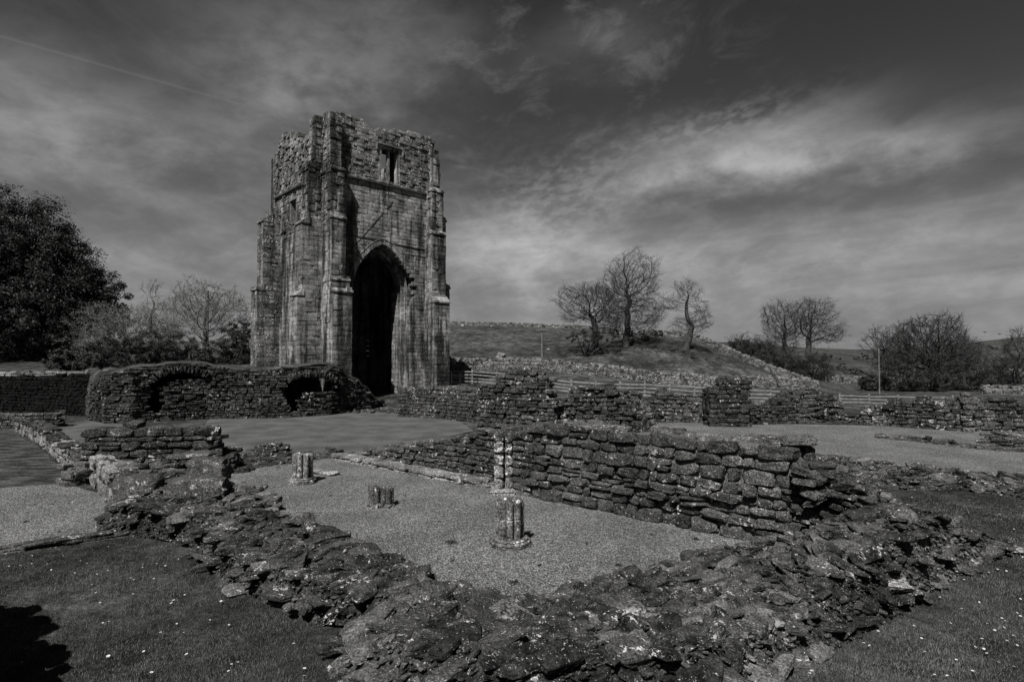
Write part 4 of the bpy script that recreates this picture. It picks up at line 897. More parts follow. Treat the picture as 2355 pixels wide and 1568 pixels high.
# ------------------------------------------------------------------ dry stone field walls
def field_wall(name, label, pts, hgt, seed, ch=(.16, .26), ln=(.2, .45), z_sink=.15, mat='dry', thick=.6):
    mb = MB()
    X = [D(*p) for p in pts]; S = [0]
    for a, b in zip(X[:-1], X[1:]): S.append(S[-1]+np.hypot(b[0]-a[0], b[1]-a[1]))
    X = np.array(X); r = np.random.RandomState(seed); C = []; Z = []; Y = []
    L = S[-1]
    for row in (0, 1):
        lev = -z_sink
        while lev < hgt:
            h = r.uniform(*ch); s = 0
            while s < L:
                l = r.uniform(*ln)
                if not (lev+h > hgt and r.rand() < .25):
                    p = np.array([np.interp(s+l/2, S, X[:, k]) for k in (0, 1)]); q = np.array([np.interp(min(L, s+l/2+.5), S, X[:, k]) for k in (0, 1)]); q0 = np.array([np.interp(max(0, s+l/2-.5), S, X[:, k]) for k in (0, 1)]); a = q-q0; yw = atan2(a[1], a[0]); nrm = np.array([sin(yw), -cos(yw)])
                    pp_ = p+nrm*(row-.5)*thick*(1-.3*max(0, lev)/hgt)*.8; C.append([pp_[0], pp_[1], lev+h/2]); Z.append([l/2, thick*.3, h/2]); Y.append(yw+r.normal(0, .12))
                s += l
            lev += h
    C = np.array(C); C[:, 2] += ground_z(C[:, 0], C[:, 1]); n = len(C)
    place(mb, BLK, C, euler_axes(np.array(Y), r.normal(0, .08, n), r.normal(0, .08, n)), np.array(Z), r.rand(n))
    return tag(mb.build(name, M[mat]), label, 'field wall', 'dry stone field walls')
field_wall('drystone_wall', 'pale dry stone wall crossing the field behind the fence from the tower rightward', [(1000, 852, 62), (1040, 850, 62), (1150, 851, 62), (1250, 852, 61), (1350, 862, 60.5), (1450, 872, 60), (1560, 884, 59), (1650, 893, 58), (1750, 897, 59), (1880, 901, 60)], 1.05, 81)
field_wall('drystone_wall', 'dry stone wall climbing over the knoll behind the three bare trees', [(1470, 778, 87), (1560, 777, 86), (1600, 786, 84), (1640, 800, 81), (1700, 828, 76), (1780, 862, 70), (1860, 892, 66)], .85, 82)
field_wall('drystone_wall', 'distant dry stone wall along the skyline of the hill', [(800, 745, 124), (900, 746, 124), (1050, 749, 120), (1180, 751, 120), (1300, 757, 120), (1400, 763, 125), (1480, 778, 120)], .7, 83, ch=(.2, .35), ln=(.3, .7))
field_wall('drystone_wall', 'short bright stretch of stone wall beyond the bushes at right', [(1975, 895, 80), (2015, 880, 84), (2060, 870, 88)], .9, 84, ch=(.2, .3))
field_wall('drystone_wall', 'low white wall beyond the trees at the right edge', [(2230, 862, 130), (2354, 860, 132), (2450, 858, 134)], 1.1, 85, ch=(.3, .4), ln=(.5, 1.))
field_wall('drystone_wall', 'pale wall behind the far right ruins at the foot of the trees', [(2260, 908, 66), (2354, 908, 66), (2500, 908, 66)], .9, 86, ch=(.2, .3))
field_wall('drystone_wall', 'pale low wall end between the hill and the far right trees', [(1900, 884, 84), (1960, 882, 86), (2000, 880, 88)], .9, 87, ch=(.2, .3))

# ------------------------------------------------------------------ fences, poles
def box(mb, c, a, b, h, tone=.5):
    v = []
    c = np.array(c, float)
    for k in (-1, 1):
        for (i, j) in ((-1, -1), (1, -1), (1, 1), (-1, 1)): p = c[:2]+np.array(a)*i+np.array(b)*j; v.append([p[0], p[1], c[2]+k*h])
    mb.add(v, [[0, 3, 2, 1], [4, 5, 6, 7], [0, 1, 5, 4], [1, 2, 6, 5], [2, 3, 7, 6], [3, 0, 4, 7]], tone)
def beam(mb, p, q, w, h, tone=.5):
    p = np.array(p, float); q = np.array(q, float); d = q-p; d /= np.linalg.norm(d); s = np.cross(d, [0, 0, 1.]); s /= np.linalg.norm(s)+1e-9; u_ = np.cross(s, d)
    v = [p+s*i*w/2+u_*j*h/2 for (i, j) in ((-1, -1), (1, -1), (1, 1), (-1, 1))]+[q+s*i*w/2+u_*j*h/2 for (i, j) in ((-1, -1), (1, -1), (1, 1), (-1, 1))]
    mb.add(v, [[3, 2, 1, 0], [4, 5, 6, 7], [0, 1, 5, 4], [1, 2, 6, 5], [2, 3, 7, 6], [3, 0, 4, 7]], tone)
def fence(name, label, pts, hgt, sp, rails, mat, pw=.12, rw=.04, rh=.10, mids=True):
    X = np.array([D(*p)[:2] for p in pts]); S = np.concatenate([[0], np.cumsum(np.linalg.norm(np.diff(X, axis=0), axis=1))]); n = max(2, int(round(S[-1]/sp))+1); s = np.linspace(0, S[-1], n)
    P = np.stack([np.interp(s, S, X[:, 0]), np.interp(s, S, X[:, 1])], -1); z = ground_z(P[:, 0], P[:, 1]); e = empty(name, (P[0][0], P[0][1], z[0]), label, 'fence'); r = np.random.RandomState(len(pts))
    for i in range(n):
        mb = MB(); box(mb, (P[i][0], P[i][1], z[i]+hgt/2+.02), (pw/2, 0), (0, pw/2), hgt/2+.07+r.uniform(-.03, .03)); mb.build('post', mat, e)
    for k in range(rails):
        mb = MB()
        for i in range(n-1):
            hh = hgt*(k+.75)/rails; a = [P[i][0], P[i][1]-pw/2-rw/2-.003, z[i]+hh+r.normal(0, .015)]; b = [P[i+1][0], P[i+1][1]-pw/2-rw/2-.003, z[i+1]+hh+r.normal(0, .015)]; beam(mb, a, b, rw, rh)
        mb.build('rail', mat, e)
    return e
fence('timber_fence', 'weathered post and rail fence just right of the tower', [(1030, 880, 47.5), (1180, 892, 47), (1312, 907, 46.5)], 1.1, 2.2, 4, M['wood'])
fence('timber_fence', 'long silvered post and rail fence behind the ruined walls', [(1314, 908, 45.5), (1500, 917, 45), (1650, 925, 44.5), (1830, 934, 44)], 1.15, 1.9, 4, M['wood'])
fence('timber_fence', 'far right post and rail fence behind the gap in the walls', [(1930, 938, 44), (2050, 941, 44.2), (2190, 941, 44.8)], 1.0, 2.2, 4, M['wood'])
fence('iron_railing', 'black iron railing beside the right foot of the tower', [(1038, 905, 44.5), (1075, 908, 43.6), (1098, 909, 43)], 1.1, .95, 2, M['iron'], pw=.07, rw=.03, rh=.05)
def pole(px, pb, pt, Y, label, cross=True, w=.26):
    b = GT(px, pb, Y); t = D(px, pt, Y); e = empty('utility_pole', b, label, 'pole', 'wooden utility poles'); mb = MB(); lathe(mb, b-np.array([0, 0, .3]), [(w/2, 0, 1), (w/2*.7, t[2]-b[2]+.3, 1)], None, 8, .5); mb.build('pole_shaft', M['oldwood'], e)
    if cross: mb = MB(); beam(mb, [t[0]-.7, t[1]-.15, t[2]-.35], [t[0]+.7, t[1]-.15, t[2]-.35], .1, .12); mb.build('crossarm', M['oldwood'], e)
pole(1246, 828, 752, 66, 'thin utility pole standing in the field left of the bare trees', True, .22)
pole(2022, 905, 800, 62, 'tall slim utility pole in front of the right hand trees', False, .15)
pole(475, 835, 668, 52, 'utility pole rising behind the hawthorn left of the tower', False, .3)
pole(1574, 893, 876, 60, 'short white marker post by the field wall', False, .16)
# boulders
def boulder(px, py, wpx, hpx, Y, label, i):
    p = GT(px, py, Y); s = Y/FX; mb = MB(); place(mb, [ROCK[i % 16]], np.array([[0, 0, 0.]]), euler_axes(np.array([i*.7]), np.array([.1]), np.array([.1])), np.array([[wpx*s/2, wpx*s/2*.8, hpx*s/2]]), .95); o = mb.build('boulder', M['dry']); o.location = (p[0], p[1], p[2]+hpx*s*.35); tag(o, label, 'boulder', 'pale boulders on the hill')
boulder(1151, 826, 20, 15, 69, 'largest pale boulder resting just above the field wall', 1); boulder(1110, 827, 14, 8, 68, 'flat pale stone between the tower and the largest boulder', 2)
boulder(1172, 826, 12, 7, 68, 'small pale stone just right of the largest boulder', 3); boulder(1064, 752, 9, 6, 115, 'pale stone high on the hill nearest the tower', 4)
boulder(1192, 826, 10, 6, 68.5, 'rightmost small stone of the row behind the field wall', 5); boulder(1128, 752, 10, 5, 113, 'pale stone high on the hill below the skyline wall', 6)
boulder(1260, 805, 7, 4, 78, 'tiny pale stone beside the utility pole in the field', 8); boulder(2040, 802, 12, 5, 200, 'white stone on the distant slope at right', 9)

# ------------------------------------------------------------------ trees
def tubes(mb, A, B, ra, rb, sides, tone=.5):
    n = len(A)
    if n == 0: return
    d = B-A; L = np.linalg.norm(d, axis=1, keepdims=True)+1e-9; d = d/L; ref = np.where(np.abs(d[:, 2:3]) > .9, np.array([[1., 0, 0]]), np.array([[0, 0, 1.]])); u_ = np.cross(d, ref); u_ /= np.linalg.norm(u_, axis=1, keepdims=True)+1e-9; w = np.cross(d, u_)
    th_ = np.arange(sides)*2*pi/sides; ca, sa = np.cos(th_), np.sin(th_)
    off = u_[:, None]*ca[None, :, None]+w[:, None]*sa[None, :, None]
    V = np.concatenate([A[:, None]+off*ra[:, None, None], B[:, None]+off*rb[:, None, None]], 1)
    k = np.arange(sides); F = np.stack([k, (k+1) % sides, (k+1) % sides+sides, k+sides], -1)[None]+(np.arange(n)*2*sides)[:, None, None]
    mb.add(V.reshape(-1, 3), F.reshape(-1, 4), tone)
def sc_tree(att, start, step, infl, kill, seed, maxit=260, grav=0.):
    r = np.random.RandomState(seed); nodes = [np.array(p, float) for p in start]; par = [-1]+list(range(len(start)-1)); att = np.array(att)
    N = np.array(nodes); dd = np.linalg.norm(att[:, None]-N[None], axis=-1); near = dd.argmin(1); nd = dd.min(1); par = list(par); tried = {}
    alive = np.ones(len(att), bool)
    for it in range(maxit):
        act = alive & (nd < (infl if it > 3 else 1e9))
        if not act.any(): 
            act = alive
            if not act.any(): break
        ids = near[act]; dirs = att[act]-N[ids]; dirs /= np.linalg.norm(dirs, axis=1, keepdims=True)+1e-9
        acc = np.zeros((len(N), 3)); np.add.at(acc, ids, dirs); has = np.unique(ids)
        new = []; npar = []
        for i in has:
            v = acc[i]+r.normal(0, .22, 3)+np.array([0, 0, grav]); l = np.linalg.norm(v)
            if l < 1e-6 or tried.get(i, 0) > 3: continue
            tried[i] = tried.get(i, 0)+1; new.append(N[i]+v/l*step*r.uniform(.85, 1.15)); npar.append(i)
        if not new: break
        new = np.array(new); b = len(N); N = np.vstack([N, new]); par += npar
        a_i = np.where(alive)[0]
        for c in range(0, len(new), 400):
            d2 = np.linalg.norm(att[a_i][:, None]-new[None, c:c+400], axis=-1); m = d2.argmin(1); dm = d2[np.arange(len(m)), m]; upd = dm < nd[a_i]
            near[a_i[upd]] = b+c+m[upd]; nd[a_i[upd]] = dm[upd]
        alive &= nd > kill
        if len(N) > 14000: break
    return N, np.array(par)
def ell(n, c, rad_, r, shell=.35, amp=.5):
    so = r.rand()*30
    p = r.normal(0, 1, (n, 3)); p /= np.linalg.norm(p, axis=1, keepdims=True); q = r.rand(n)**(1/3.); q = np.maximum(q, shell*r.rand(n)+.0); k = 1.02+amp*vn(p+so, 2.0, 2); return np.array(c)+p*(q*k)[:, None]*np.array(rad_)
def tree_mesh(N, par, r0, tip, expo=1.95, trunk_r=None, twigs=1, tl=.5, seed=1, bm=None):
    n = len(N); ch = [[] for _ in range(n)]
    for i in range(1, n): ch[par[i]].append(i)
    q = np.zeros(n); order = np.arange(n)[::-1]
    for i in order:
        q[i] = tip**expo if not ch[i] else sum(q[c] for c in ch[i])+tip**expo*.05
    R = q**(1/expo); R = R*(1+(r0/R[0]-1)*(q/q[0])**.6); R = np.maximum(R, tip)
    return R
def bare_tree(name, label, px, pb, Y, crowns, mat, r0, nat, step, seed, stem, twig_r=.012, group=None, cat='bare tree', twn=2, twl=.55, buds=0, budm='bud', infl=6., kill=1.6, budsize=.06, wig=.75, trunkmat=None, grav=0.):
    """crowns: [(px, py, half width px, half height px)] ; stem: [(px, py)] trunk line upward"""
    r = np.random.RandomState(seed); s = Y/FX; b = GT(px, pb, Y); e = empty(name, b, label, cat, group)
    att = []
    tot = sum(c[2]*c[3] for c in crowns)
    for (cx, cy, wx, wy) in crowns: c = D(cx, cy, Y); att.append(ell(int(1.4*nat*wx*wy/tot), c, (wx*s, max(wx, wy)*s*.8, wy*s), r, amp=.5 if name != 'domed_tree' else .2))
    att = np.vstack(att)
    st = [b-np.array([0, 0, .3])]+[D(x, y, Y)+np.array([0, r.normal(0, .15), 0]) for x, y in stem]
    fine = [st[0]]
    for a, c in zip(st[:-1], st[1:]):
        k = max(1, int(np.linalg.norm(c-a)/step)); 
        for i in range(1, k+1): fine.append(a+(c-a)*i/k)
    N, par = sc_tree(att, fine, step, step*infl, step*kill, seed, grav=grav); R = tree_mesh(N, par, r0, twig_r, seed=seed)
    N = N+np.stack([vn(N, .55, 2, 1), vn(N, .55, 2, 4), vn(N, .55, 2, 8)*.6], -1)*wig*smooth(N[:, 2]-b[2], .5, 3.)[:, None]
    ids = np.arange(1, len(N)); A = N[par[ids]]; B = N[ids]; rb = R[ids]; ra = np.minimum(R[par[ids]], rb*1.35)
    nt = len(fine)-1
    mb = MB(); t_ = ids <= nt; flare = 1+.45*np.exp(-(A[t_][:, 2]-b[2]+.3)/.5); flare2 = 1+.45*np.exp(-(B[t_][:, 2]-b[2]+.3)/.5)
    tubes(mb, A[t_], B[t_], ra[t_]*flare, rb[t_]*flare2, 9); tubes(mb, A[t_][-1:], B[t_][-1:], ra[t_][-1:], rb[t_][-1:], 9)
    mb.build('trunk', trunkmat or mat, e, sm=True)
    mb = MB(); big_ = (~t_) & (rb > .06); sm_ = (~t_) & ~big_; tubes(mb, A[big_], B[big_], ra[big_], rb[big_], 6); tubes(mb, A[sm_], B[sm_], ra[sm_], rb[sm_], 3)
    # twigs on the thin branches
    thin = np.where(R < twig_r*3)[0]; k = np.repeat(thin, twn+1); P0 = N[k]; d = N[k]-N[par[k]]; d /= np.linalg.norm(d, axis=1, keepdims=True)+1e-9; d = d+r.normal(0, .38, d.shape)+[0, 0, .12]; d /= np.linalg.norm(d, axis=1, keepdims=True); l = twl*r.uniform(.4, 1.2, len(k))
    P1 = P0+d*l[:, None]; d2 = d+r.normal(0, .5, d.shape); d2 /= np.linalg.norm(d2, axis=1, keepdims=True); P2 = P0+d*(l*.5)[:, None]; P3 = P2+d2*(l*.6)[:, None]
    tw = np.full(len(k), twig_r*.8); tubes(mb, P0, P1, tw, tw*.5, 3); tubes(mb, P2, P3, tw*.8, tw*.5, 3)
    mb.build('crown', M['twig'] if mat is M['bark'] else mat, e)
    if buds:
        mb = MB(); src = np.vstack([P1, P3]); leaves(mb, src[r.randint(0, len(src), buds)]+r.normal(0, .08, (buds, 3)), budsize, r, tone=r.rand(buds)); mb.build('buds', M[budm], e)
    return e
def leaves(mb, P, size, r, tone=.5, asp=1.6, bias=None):
    """small pointed leaves; bias = direction their upper sides face"""
    n = len(P); nv = r.normal(0, 1, (n, 3))
    if bias is not None: nv = nv*.55+bias
    nv /= np.linalg.norm(nv, axis=1, keepdims=True); d = np.cross(nv, r.normal(0, 1, (n, 3))); d /= np.linalg.norm(d, axis=1, keepdims=True)+1e-9; u_ = np.cross(nv, d); s = (size*r.uniform(.6, 1.4, n))[:, None]
    V = np.stack([P-d*s*asp, P+u_*s*.5, P+d*s*asp, P-u_*s*.5], 1); F = (np.arange(n)*4)[:, None]+np.arange(4)[None]
    mb.add(V.reshape(-1, 3), F, np.repeat(np.broadcast_to(tone, (n,)), 4))
G3 = 'bare trees on the knoll'
bare_tree('bare_oak', 'low spreading bare oak, leftmost of the three knoll trees', 1372, 808, 72, [(1350, 695, 66, 48), (1395, 715, 48, 46), (1322, 685, 38, 28), (1312, 728, 28, 16)], M['bark'], .36, 2000, .26, 101, [(1371, 770), (1368, 738)], .011, G3, twn=2, twl=.8, infl=9, kill=1.4)
bare_tree('bare_oak', 'tallest bare tree with a high rounded crown in the middle of the knoll', 1438, 795, 75, [(1457, 652, 64, 66), (1458, 722, 74, 44), (1405, 662, 34, 36)], M['bark'], .42, 2300, .26, 102, [(1440, 760), (1444, 720), (1447, 680)], .011, G3, twn=2, twl=.8, infl=9, kill=1.4)
bare_tree('bare_oak', 'twisted thin crowned bare tree with swollen trunk at the knoll right end', 1576, 803, 73, [(1580, 672, 30, 28), (1548, 698, 28, 22), (1605, 712, 28, 22), (1602, 740, 38, 26), (1562, 748, 22, 16)], M['bark'], .36, 950, .26, 103, [(1584, 775), (1588, 745), (1578, 715), (1582, 690)], .011, G3, twn=2, twl=.8, infl=9, kill=1.5)
G4 = 'pair of bare trees beyond the knoll'
bare_tree('bare_oak', 'left tree of the bare pair with upright fan shaped crown', 1806, 868, 92, [(1800, 740, 50, 50), (1795, 785, 40, 28)], M['bark'], .36, 1500, .3, 104, [(1806, 820), (1806, 780)], .013, G4, twn=2, twl=.85, infl=9, kill=1.4)
bare_tree('bare_oak', 'right tree of the bare pair reaching out to the right', 1846, 872, 90, [(1870, 722, 50, 38), (1900, 765, 50, 28), (1850, 750, 30, 30)], M['bark'], .42, 1500, .3, 105, [(1848, 830), (1852, 800), (1858, 775)], .013, G4, twn=2, twl=.85, infl=9, kill=1.4)
G5 = 'dense bare trees at the right'
bare_tree('domed_tree', 'broad dome shaped bare tree, the biggest at the right', 2140, 900, 76, [(2135, 800, 92, 78), (2200, 825, 50, 52), (2065, 815, 50, 52)], M['bark'], .5, 3400, .26, 106, [(2140, 872), (2142, 845)], .018, G5, twn=2, twl=.7, infl=9, kill=1.35)
bare_tree('slender_tree', 'slender small crowned tree beside the tall pale pole', 2030, 905, 72, [(2025, 785, 42, 36), (2040, 840, 36, 40)], M['bark'], .26, 900, .3, 107, [(2028, 860), (2026, 825)], .014, G5, twl=.5, infl=9, kill=1.4)
bare_tree('bare_tree', 'lower spreading bare tree just right of the dome shaped one', 2235, 902, 80, [(2235, 835, 45, 52)], M['bark'], .3, 1000, .32, 108, [(2236, 880)], .016, G5, twn=3, twl=.6, infl=9, kill=1.4)
bare_tree('bare_tree', 'bare tree cut by the right edge of the view', 2350, 915, 70, [(2350, 815, 50, 60), (2330, 860, 40, 34)], M['bark'], .3, 1000, .32, 109, [(2350, 880)], .016, G5, twl=.6, infl=9, kill=1.4)
G6 = 'hawthorns left of the tower'
bare_tree('hawthorn', 'twiggy hawthorn with pale spring buds close left of the tower', 466, 838, 47, [(470, 705, 92, 58), (510, 735, 70, 50), (420, 740, 50, 48)], M['barkpale'], .22, 1900, .26, 110, [(466, 805), (470, 775)], .009, G6, twl=.45, buds=9000, infl=9, kill=1.4, budsize=.035)
bare_tree('hawthorn', 'wide pale twigged shrub spreading in front of the yew', 290, 842, 46, [(290, 755, 95, 58), (235, 780, 60, 45), (345, 770, 60, 55)], M['barkpale'], .2, 1900, .26, 111, [(290, 820)], .009, G6, twn=3, twl=.45, buds=9000, infl=9, kill=1.4, budsize=.035)
bare_tree('sapling', 'thin leafless sapling sticking up between hawthorn and yew', 352, 840, 48, [(350, 665, 26, 26), (362, 700, 24, 24)], M['barkpale'], .09, 200, .22, 112, [(354, 780), (352, 720)], .009, G6, twl=.4, infl=9, kill=1.5)
def bush(name, label, px, pb, Y, blobs, n, size, mat, seed, group=None, cat='bush', stems=5, drop=.75, trunk=False, cl_=110):
    r = np.random.RandomState(seed); s = Y/FX; b = GT(px, pb, Y); e = empty(name, b, label, cat, group); mb = MB(); tot = sum(w*h for _, _, w, h in blobs)
    src = []
    for (cx, cy, wx, wy) in blobs:
        c = D(cx, cy, Y); k = int(n*wx*wy/tot); nc = max(8, k//cl_); d = r.normal(0, 1, (nc, 3)); d /= np.linalg.norm(d, axis=1, keepdims=True); q = r.uniform(.55, 1.04, nc); rr2 = np.array((wx*s, max(wx*.9, wy*.7)*s, wy*s)); cc = c+d*q[:, None]*rr2; cr = np.maximum(.22, min(wx, wy)*s*r.uniform(.12, .30, nc))
        m = r.randint(0, nc, k); g = r.normal(0, 1, (k, 3)); g /= np.linalg.norm(g, axis=1, keepdims=True); g *= (r.rand(k)**.45)[:, None]; P = cc[m]+g*(cr[m][:, None]*[1, 1, .75]); tn = np.clip(.45+.35*r.normal(0, 1, nc)[m]*.8+r.normal(0, .15, k), 0, 1)
        leaves(mb, P, size, r, tn, bias=d[m]*.35+g*.8+np.array([0, 0, .35])); src.append(cc)
    mb.build('foliage', mat, e)
    src = np.vstack(src); mb = MB()
    k = src[r.randint(0, len(src), stems*8)]; A = np.tile(b, (len(k), 1))+r.normal(0, .15, (len(k), 3))*[1, 1, 0]; mid = A*.45+k*.55+r.normal(0, .2, k.shape); tubes(mb, A, mid, np.full(len(k), .05), np.full(len(k), .03), 5); tubes(mb, mid, k, np.full(len(k), .03), np.full(len(k), .012), 4)
    if trunk: tubes(mb, np.array([b-[0, 0, .3]]), np.array([b+[0, 0, 3.]]), np.array([.55]), np.array([.4]), 10)
    mb.build('trunk' if trunk else 'stems', M['bark'], e); return e
bush('yew_tree', 'huge dark evergreen yew filling the left edge', 60, 832, 50, [(20, 560, 130, 130), (-90, 600, 160, 190), (90, 600, 100, 110), (150, 660, 105, 110), (60, 720, 170, 110), (205, 700, 85, 75), (240, 735, 60, 52), (-60, 760, 200, 75), (150, 765, 130, 60)], 230000, .075, M['yew'], 201, cat='evergreen tree', stems=12, trunk=True, cl_=170)
G7 = 'low bushes left of the tower'
bush('round_bush', 'small rounded dark bush beside the far left lawn', 172, 856, 39, [(165, 828, 56, 26), (210, 835, 40, 20)], 9000, .045, M['bush'], 202, G7)
bush('dark_bush', 'dense dark bush in the middle of the left shrubs', 320, 850, 43, [(300, 815, 80, 36), (370, 820, 50, 30), (240, 812, 55, 32)], 22000, .045, M['yew'], 203, G7)
bush('leafy_bush', 'leafy bush with budding twigs at the hawthorn foot', 440, 845, 45, [(450, 820, 60, 28), (400, 795, 50, 42), (350, 790, 50, 44)], 18000, .04, M['bush'], 204, G7)
bush('leafy_bush', 'bush pressed against the left foot of the tower', 540, 845, 46, [(535, 800, 46, 46), (555, 765, 30, 36), (490, 815, 50, 30)], 17000, .045, M['bush'], 205, G7)
G8 = 'thicket beyond the knoll'
for i, (px, pb, Y, bl, lab) in enumerate([(1700, 835, 90, [(1705, 800, 30, 26)], 'leftmost bush of the thicket behind the field wall'), (1745, 855, 88, [(1745, 815, 40, 36)], 'rounded bush below the left tree of the bare pair'),
        (1800, 880, 84, [(1800, 845, 42, 38), (1770, 835, 30, 26)], 'dark bush between the two trees of the bare pair'), (1870, 892, 82, [(1868, 850, 42, 44)], 'dark bush under the reaching right tree of the pair')]):
    bush('thicket_bush', lab, px, pb, Y, bl, 15000, .055, M['bush'], 210+i, G8)
    bare_tree('thicket_shrub', 'leafless shrub mingled with the '+lab.split(' below')[0].split(' between')[0].split(' under')[0].split(' of the')[0]+(', seen %s of the thicket' % ['at the left end', 'left of centre', 'right of centre', 'at the right end'][i]), px, pb, Y-1, [(bl[0][0], bl[0][1]-12, bl[0][2]+6, bl[0][3])], M['bark'], .14, 420, .36, 230+i, [(px, pb-14)], .014, G8, cat='shrub', twn=2, twl=.5, infl=9)
G9 = 'undergrowth below the right hand trees'
for i, (px, pb, Y, bl, lab) in enumerate([(2005, 905, 70, [(2000, 880, 22, 22)], 'small bush left of the tall pale pole'), (2070, 908, 70, [(2070, 872, 44, 34)], 'dark bush just right of the tall pale pole'), (2140, 910, 70, [(2140, 878, 50, 30)], 'dark bush at the foot of the dome shaped tree'),
        (2215, 910, 72, [(2210, 868, 50, 40)], 'dark bush right of the dome shaped tree foot'), (2290, 912, 74, [(2290, 878, 44, 34)], 'bush between the dome shaped tree and the right edge'), (2340, 850, 150, [(2330, 835, 50, 18)], 'distant dark hedge clump at the right edge')]):
    bush('undergrowth_bush', lab, px, pb, Y, bl, 16000, .05, M['bush'], 250+i, G9)
bush('scrub_bush', 'dark scrub under the leftmost knoll oak', 1345, 815, 71, [(1345, 775, 42, 20), (1395, 770, 36, 20)], 9000, .045, M['bush'], 260)
bush('scrub_bush', 'low scrub on the crest between the tall knoll tree and the twisted one', 1480, 785, 80, [(1480, 768, 50, 10)], 4000, .045, M['bush'], 261)
# fallen branches on the knoll
r = np.random.RandomState(5); mb = MB()
for k in range(26):
    a = D(1500+r.uniform(0, 20), 780, 70)*1.0; x0 = r.uniform(1480, 1590); y0 = np.interp(x0, [1480, 1530, 1560, 1600], [782, 785, 800, 822]); p = GT(x0, y0, np.interp(x0, [1480, 1600], [76, 69])); q = p+np.array([r.uniform(.5, 2), r.uniform(-1.5, .3), r.uniform(.1, .6)]); tubes(mb, p[None], q[None], np.array([.07]), np.array([.02]), 5)
    for j in range(5): f = p+(q-p)*r.rand(); g = f+r.normal(0, .5, 3)*[1, 1, .6]+[0, 0, .2]; tubes(mb, f[None], g[None], np.array([.02]), np.array([.01]), 3)
tag(mb.build('fallen_branches', M['bark']), 'tangle of fallen dead branches on the knoll slope', 'dead branches')
# birds
for i, (px, py) in enumerate([(2264, 764), (2298, 768)]):
    p = D(px, py, 90); mb = MB(); sp = .45
    for sg in (-1, 1): v = np.array([[0, -.1, 0], [sg*.22, -.05, .10], [sg*sp, .05, .02], [sg*.2, .12, .08], [0, .12, 0]]); mb.add(np.vstack([v, v+[0, 0, -.02]]), [[0, 1, 3, 4], [5, 9, 8, 6]], .5); mb.add(np.vstack([v, v+[0, 0, -.02]]), [[1, 2, 3], [6, 8, 7]], .5)
    lathe(mb, np.array([0, 0, -.06]), [(.01, -.05, 1), (.07, 0, 1), (.07, .05, 1), (.02, .1, 1)], None, 8, .5)
    o = mb.build('bird', M['iron']); o.location = p; tag(o, ['left', 'right'][i]+' of two small dark birds flying above the far right hill', 'bird', 'birds in the sky')

# ------------------------------------------------------------------ grass blades and daisies
R1poly = [(203, 1112), (500, 1072), (640, 1130), (800, 1225), (905, 1295), (1060, 1360), (1300, 1340), (1620, 1256), (1990, 1120), (2110, 1180), (2330, 1262), (2170, 1345), (2060, 1415), (1880, 1515), (1620, 1640), (800, 1700), (770, 1500), (730, 1440), (570, 1375), (480, 1318), (430, 1252), (310, 1236), (210, 1222)]
def turf(name, region, n, seed, hr=(.012, .034), rmax=13, rmin=3.3):
    r = np.random.RandomState(seed); u_ = r.rand(n); rr2 = rmin*(rmax/rmin)**u_; a = r.uniform(region[0], region[1], n); x = np.sin(a)*rr2; y = np.cos(a)*rr2
    z = ground_z(x, y); px, py = proj(np.column_stack([x, y, z])); grow = ~inpoly(px, py, R1poly)
    for g in (lambda px, py: (py < 1272-(px/230)*26) & (px < 320), lambda px, py: inpoly(px, py, [(300, 1000), (430, 1160), (640, 1195), (790, 1230), (1060, 1360), (1180, 1400), (1620, 1330), (1760, 1250), (1900, 1000)]), lambda px, py: (px > 1300) & (py < 1135)): grow &= ~g(px, py)
    grow &= vn(v3(x, y), 1.3, 3, 4)+r.normal(0, .15, n) > -.38; grow &= (px > -200) & (px < 2560) & (py < 1720); x, y, z = x[grow], y[grow], z[grow]; n = len(x); rr2 = rr2[grow]
    h = r.uniform(*hr, n)*(1+.8*np.clip(vn(v3(x, y), 2.5, 2), 0, 1)); w = .0022+.0008*rr2/4; az = r.uniform(0, 2*pi, n); lean = r.uniform(0, .9, n)*h; la = r.uniform(0, 2*pi, n)
    dx, dy = np.cos(az)*w, np.sin(az)*w; V = np.stack([np.stack([x-dx, y-dy, z-.004], -1), np.stack([x+dx, y+dy, z-.004], -1), np.stack([x+np.cos(la)*lean, y+np.sin(la)*lean, z+h], -1)], 1)
    mb = MB(); mb.add(V.reshape(-1, 3), (np.arange(n)*3)[:, None]+np.arange(3)[None], np.repeat(np.clip(r.normal(.45, .25, n)+.55*vn(v3(x, y), .8, 3), 0, 1.3), 3)); tag(mb.build(name, M['grassblade']), kind='stuff')
turf('lawn_grass', (radians(-50), radians(5)), 330000, 1)
turf('turf_grass', (radians(20), radians(50)), 330000, 2, rmax=21)
dm, t, b, co = mat_base('daisy petals'); b.inputs['Base Color'].default_value = (.5, .5, .49, 1)
dm2, t, b, co = mat_base('daisy centre'); b.inputs['Base Color'].default_value = (.30, .29, .25, 1)
mb = MB(); k = 12
for i in range(k):
    a = 2*pi*i/k; ca, sa = cos(a), sin(a); w = .0036; L_ = .0165
    mb.add([[ca*.003-sa*w*.6, sa*.003+ca*w*.6, .0], [ca*.003+sa*w*.6, sa*.003-ca*w*.6, 0], [ca*L_+sa*w, sa*L_-ca*w, .003], [ca*L_-sa*w, sa*L_+ca*w, .003]], [[0, 1, 2, 3]], .5, 0)
lathe(mb, np.array([0, 0, .0]), [(.0055, .0, 1), (.0055, .002, 1), (.003, .004, 1)], None, 10, .5); mb.M[-1][:] = 1; mb.M[-2][:] = 1
proto_d = mb.build('daisy', [dm, dm2]); 
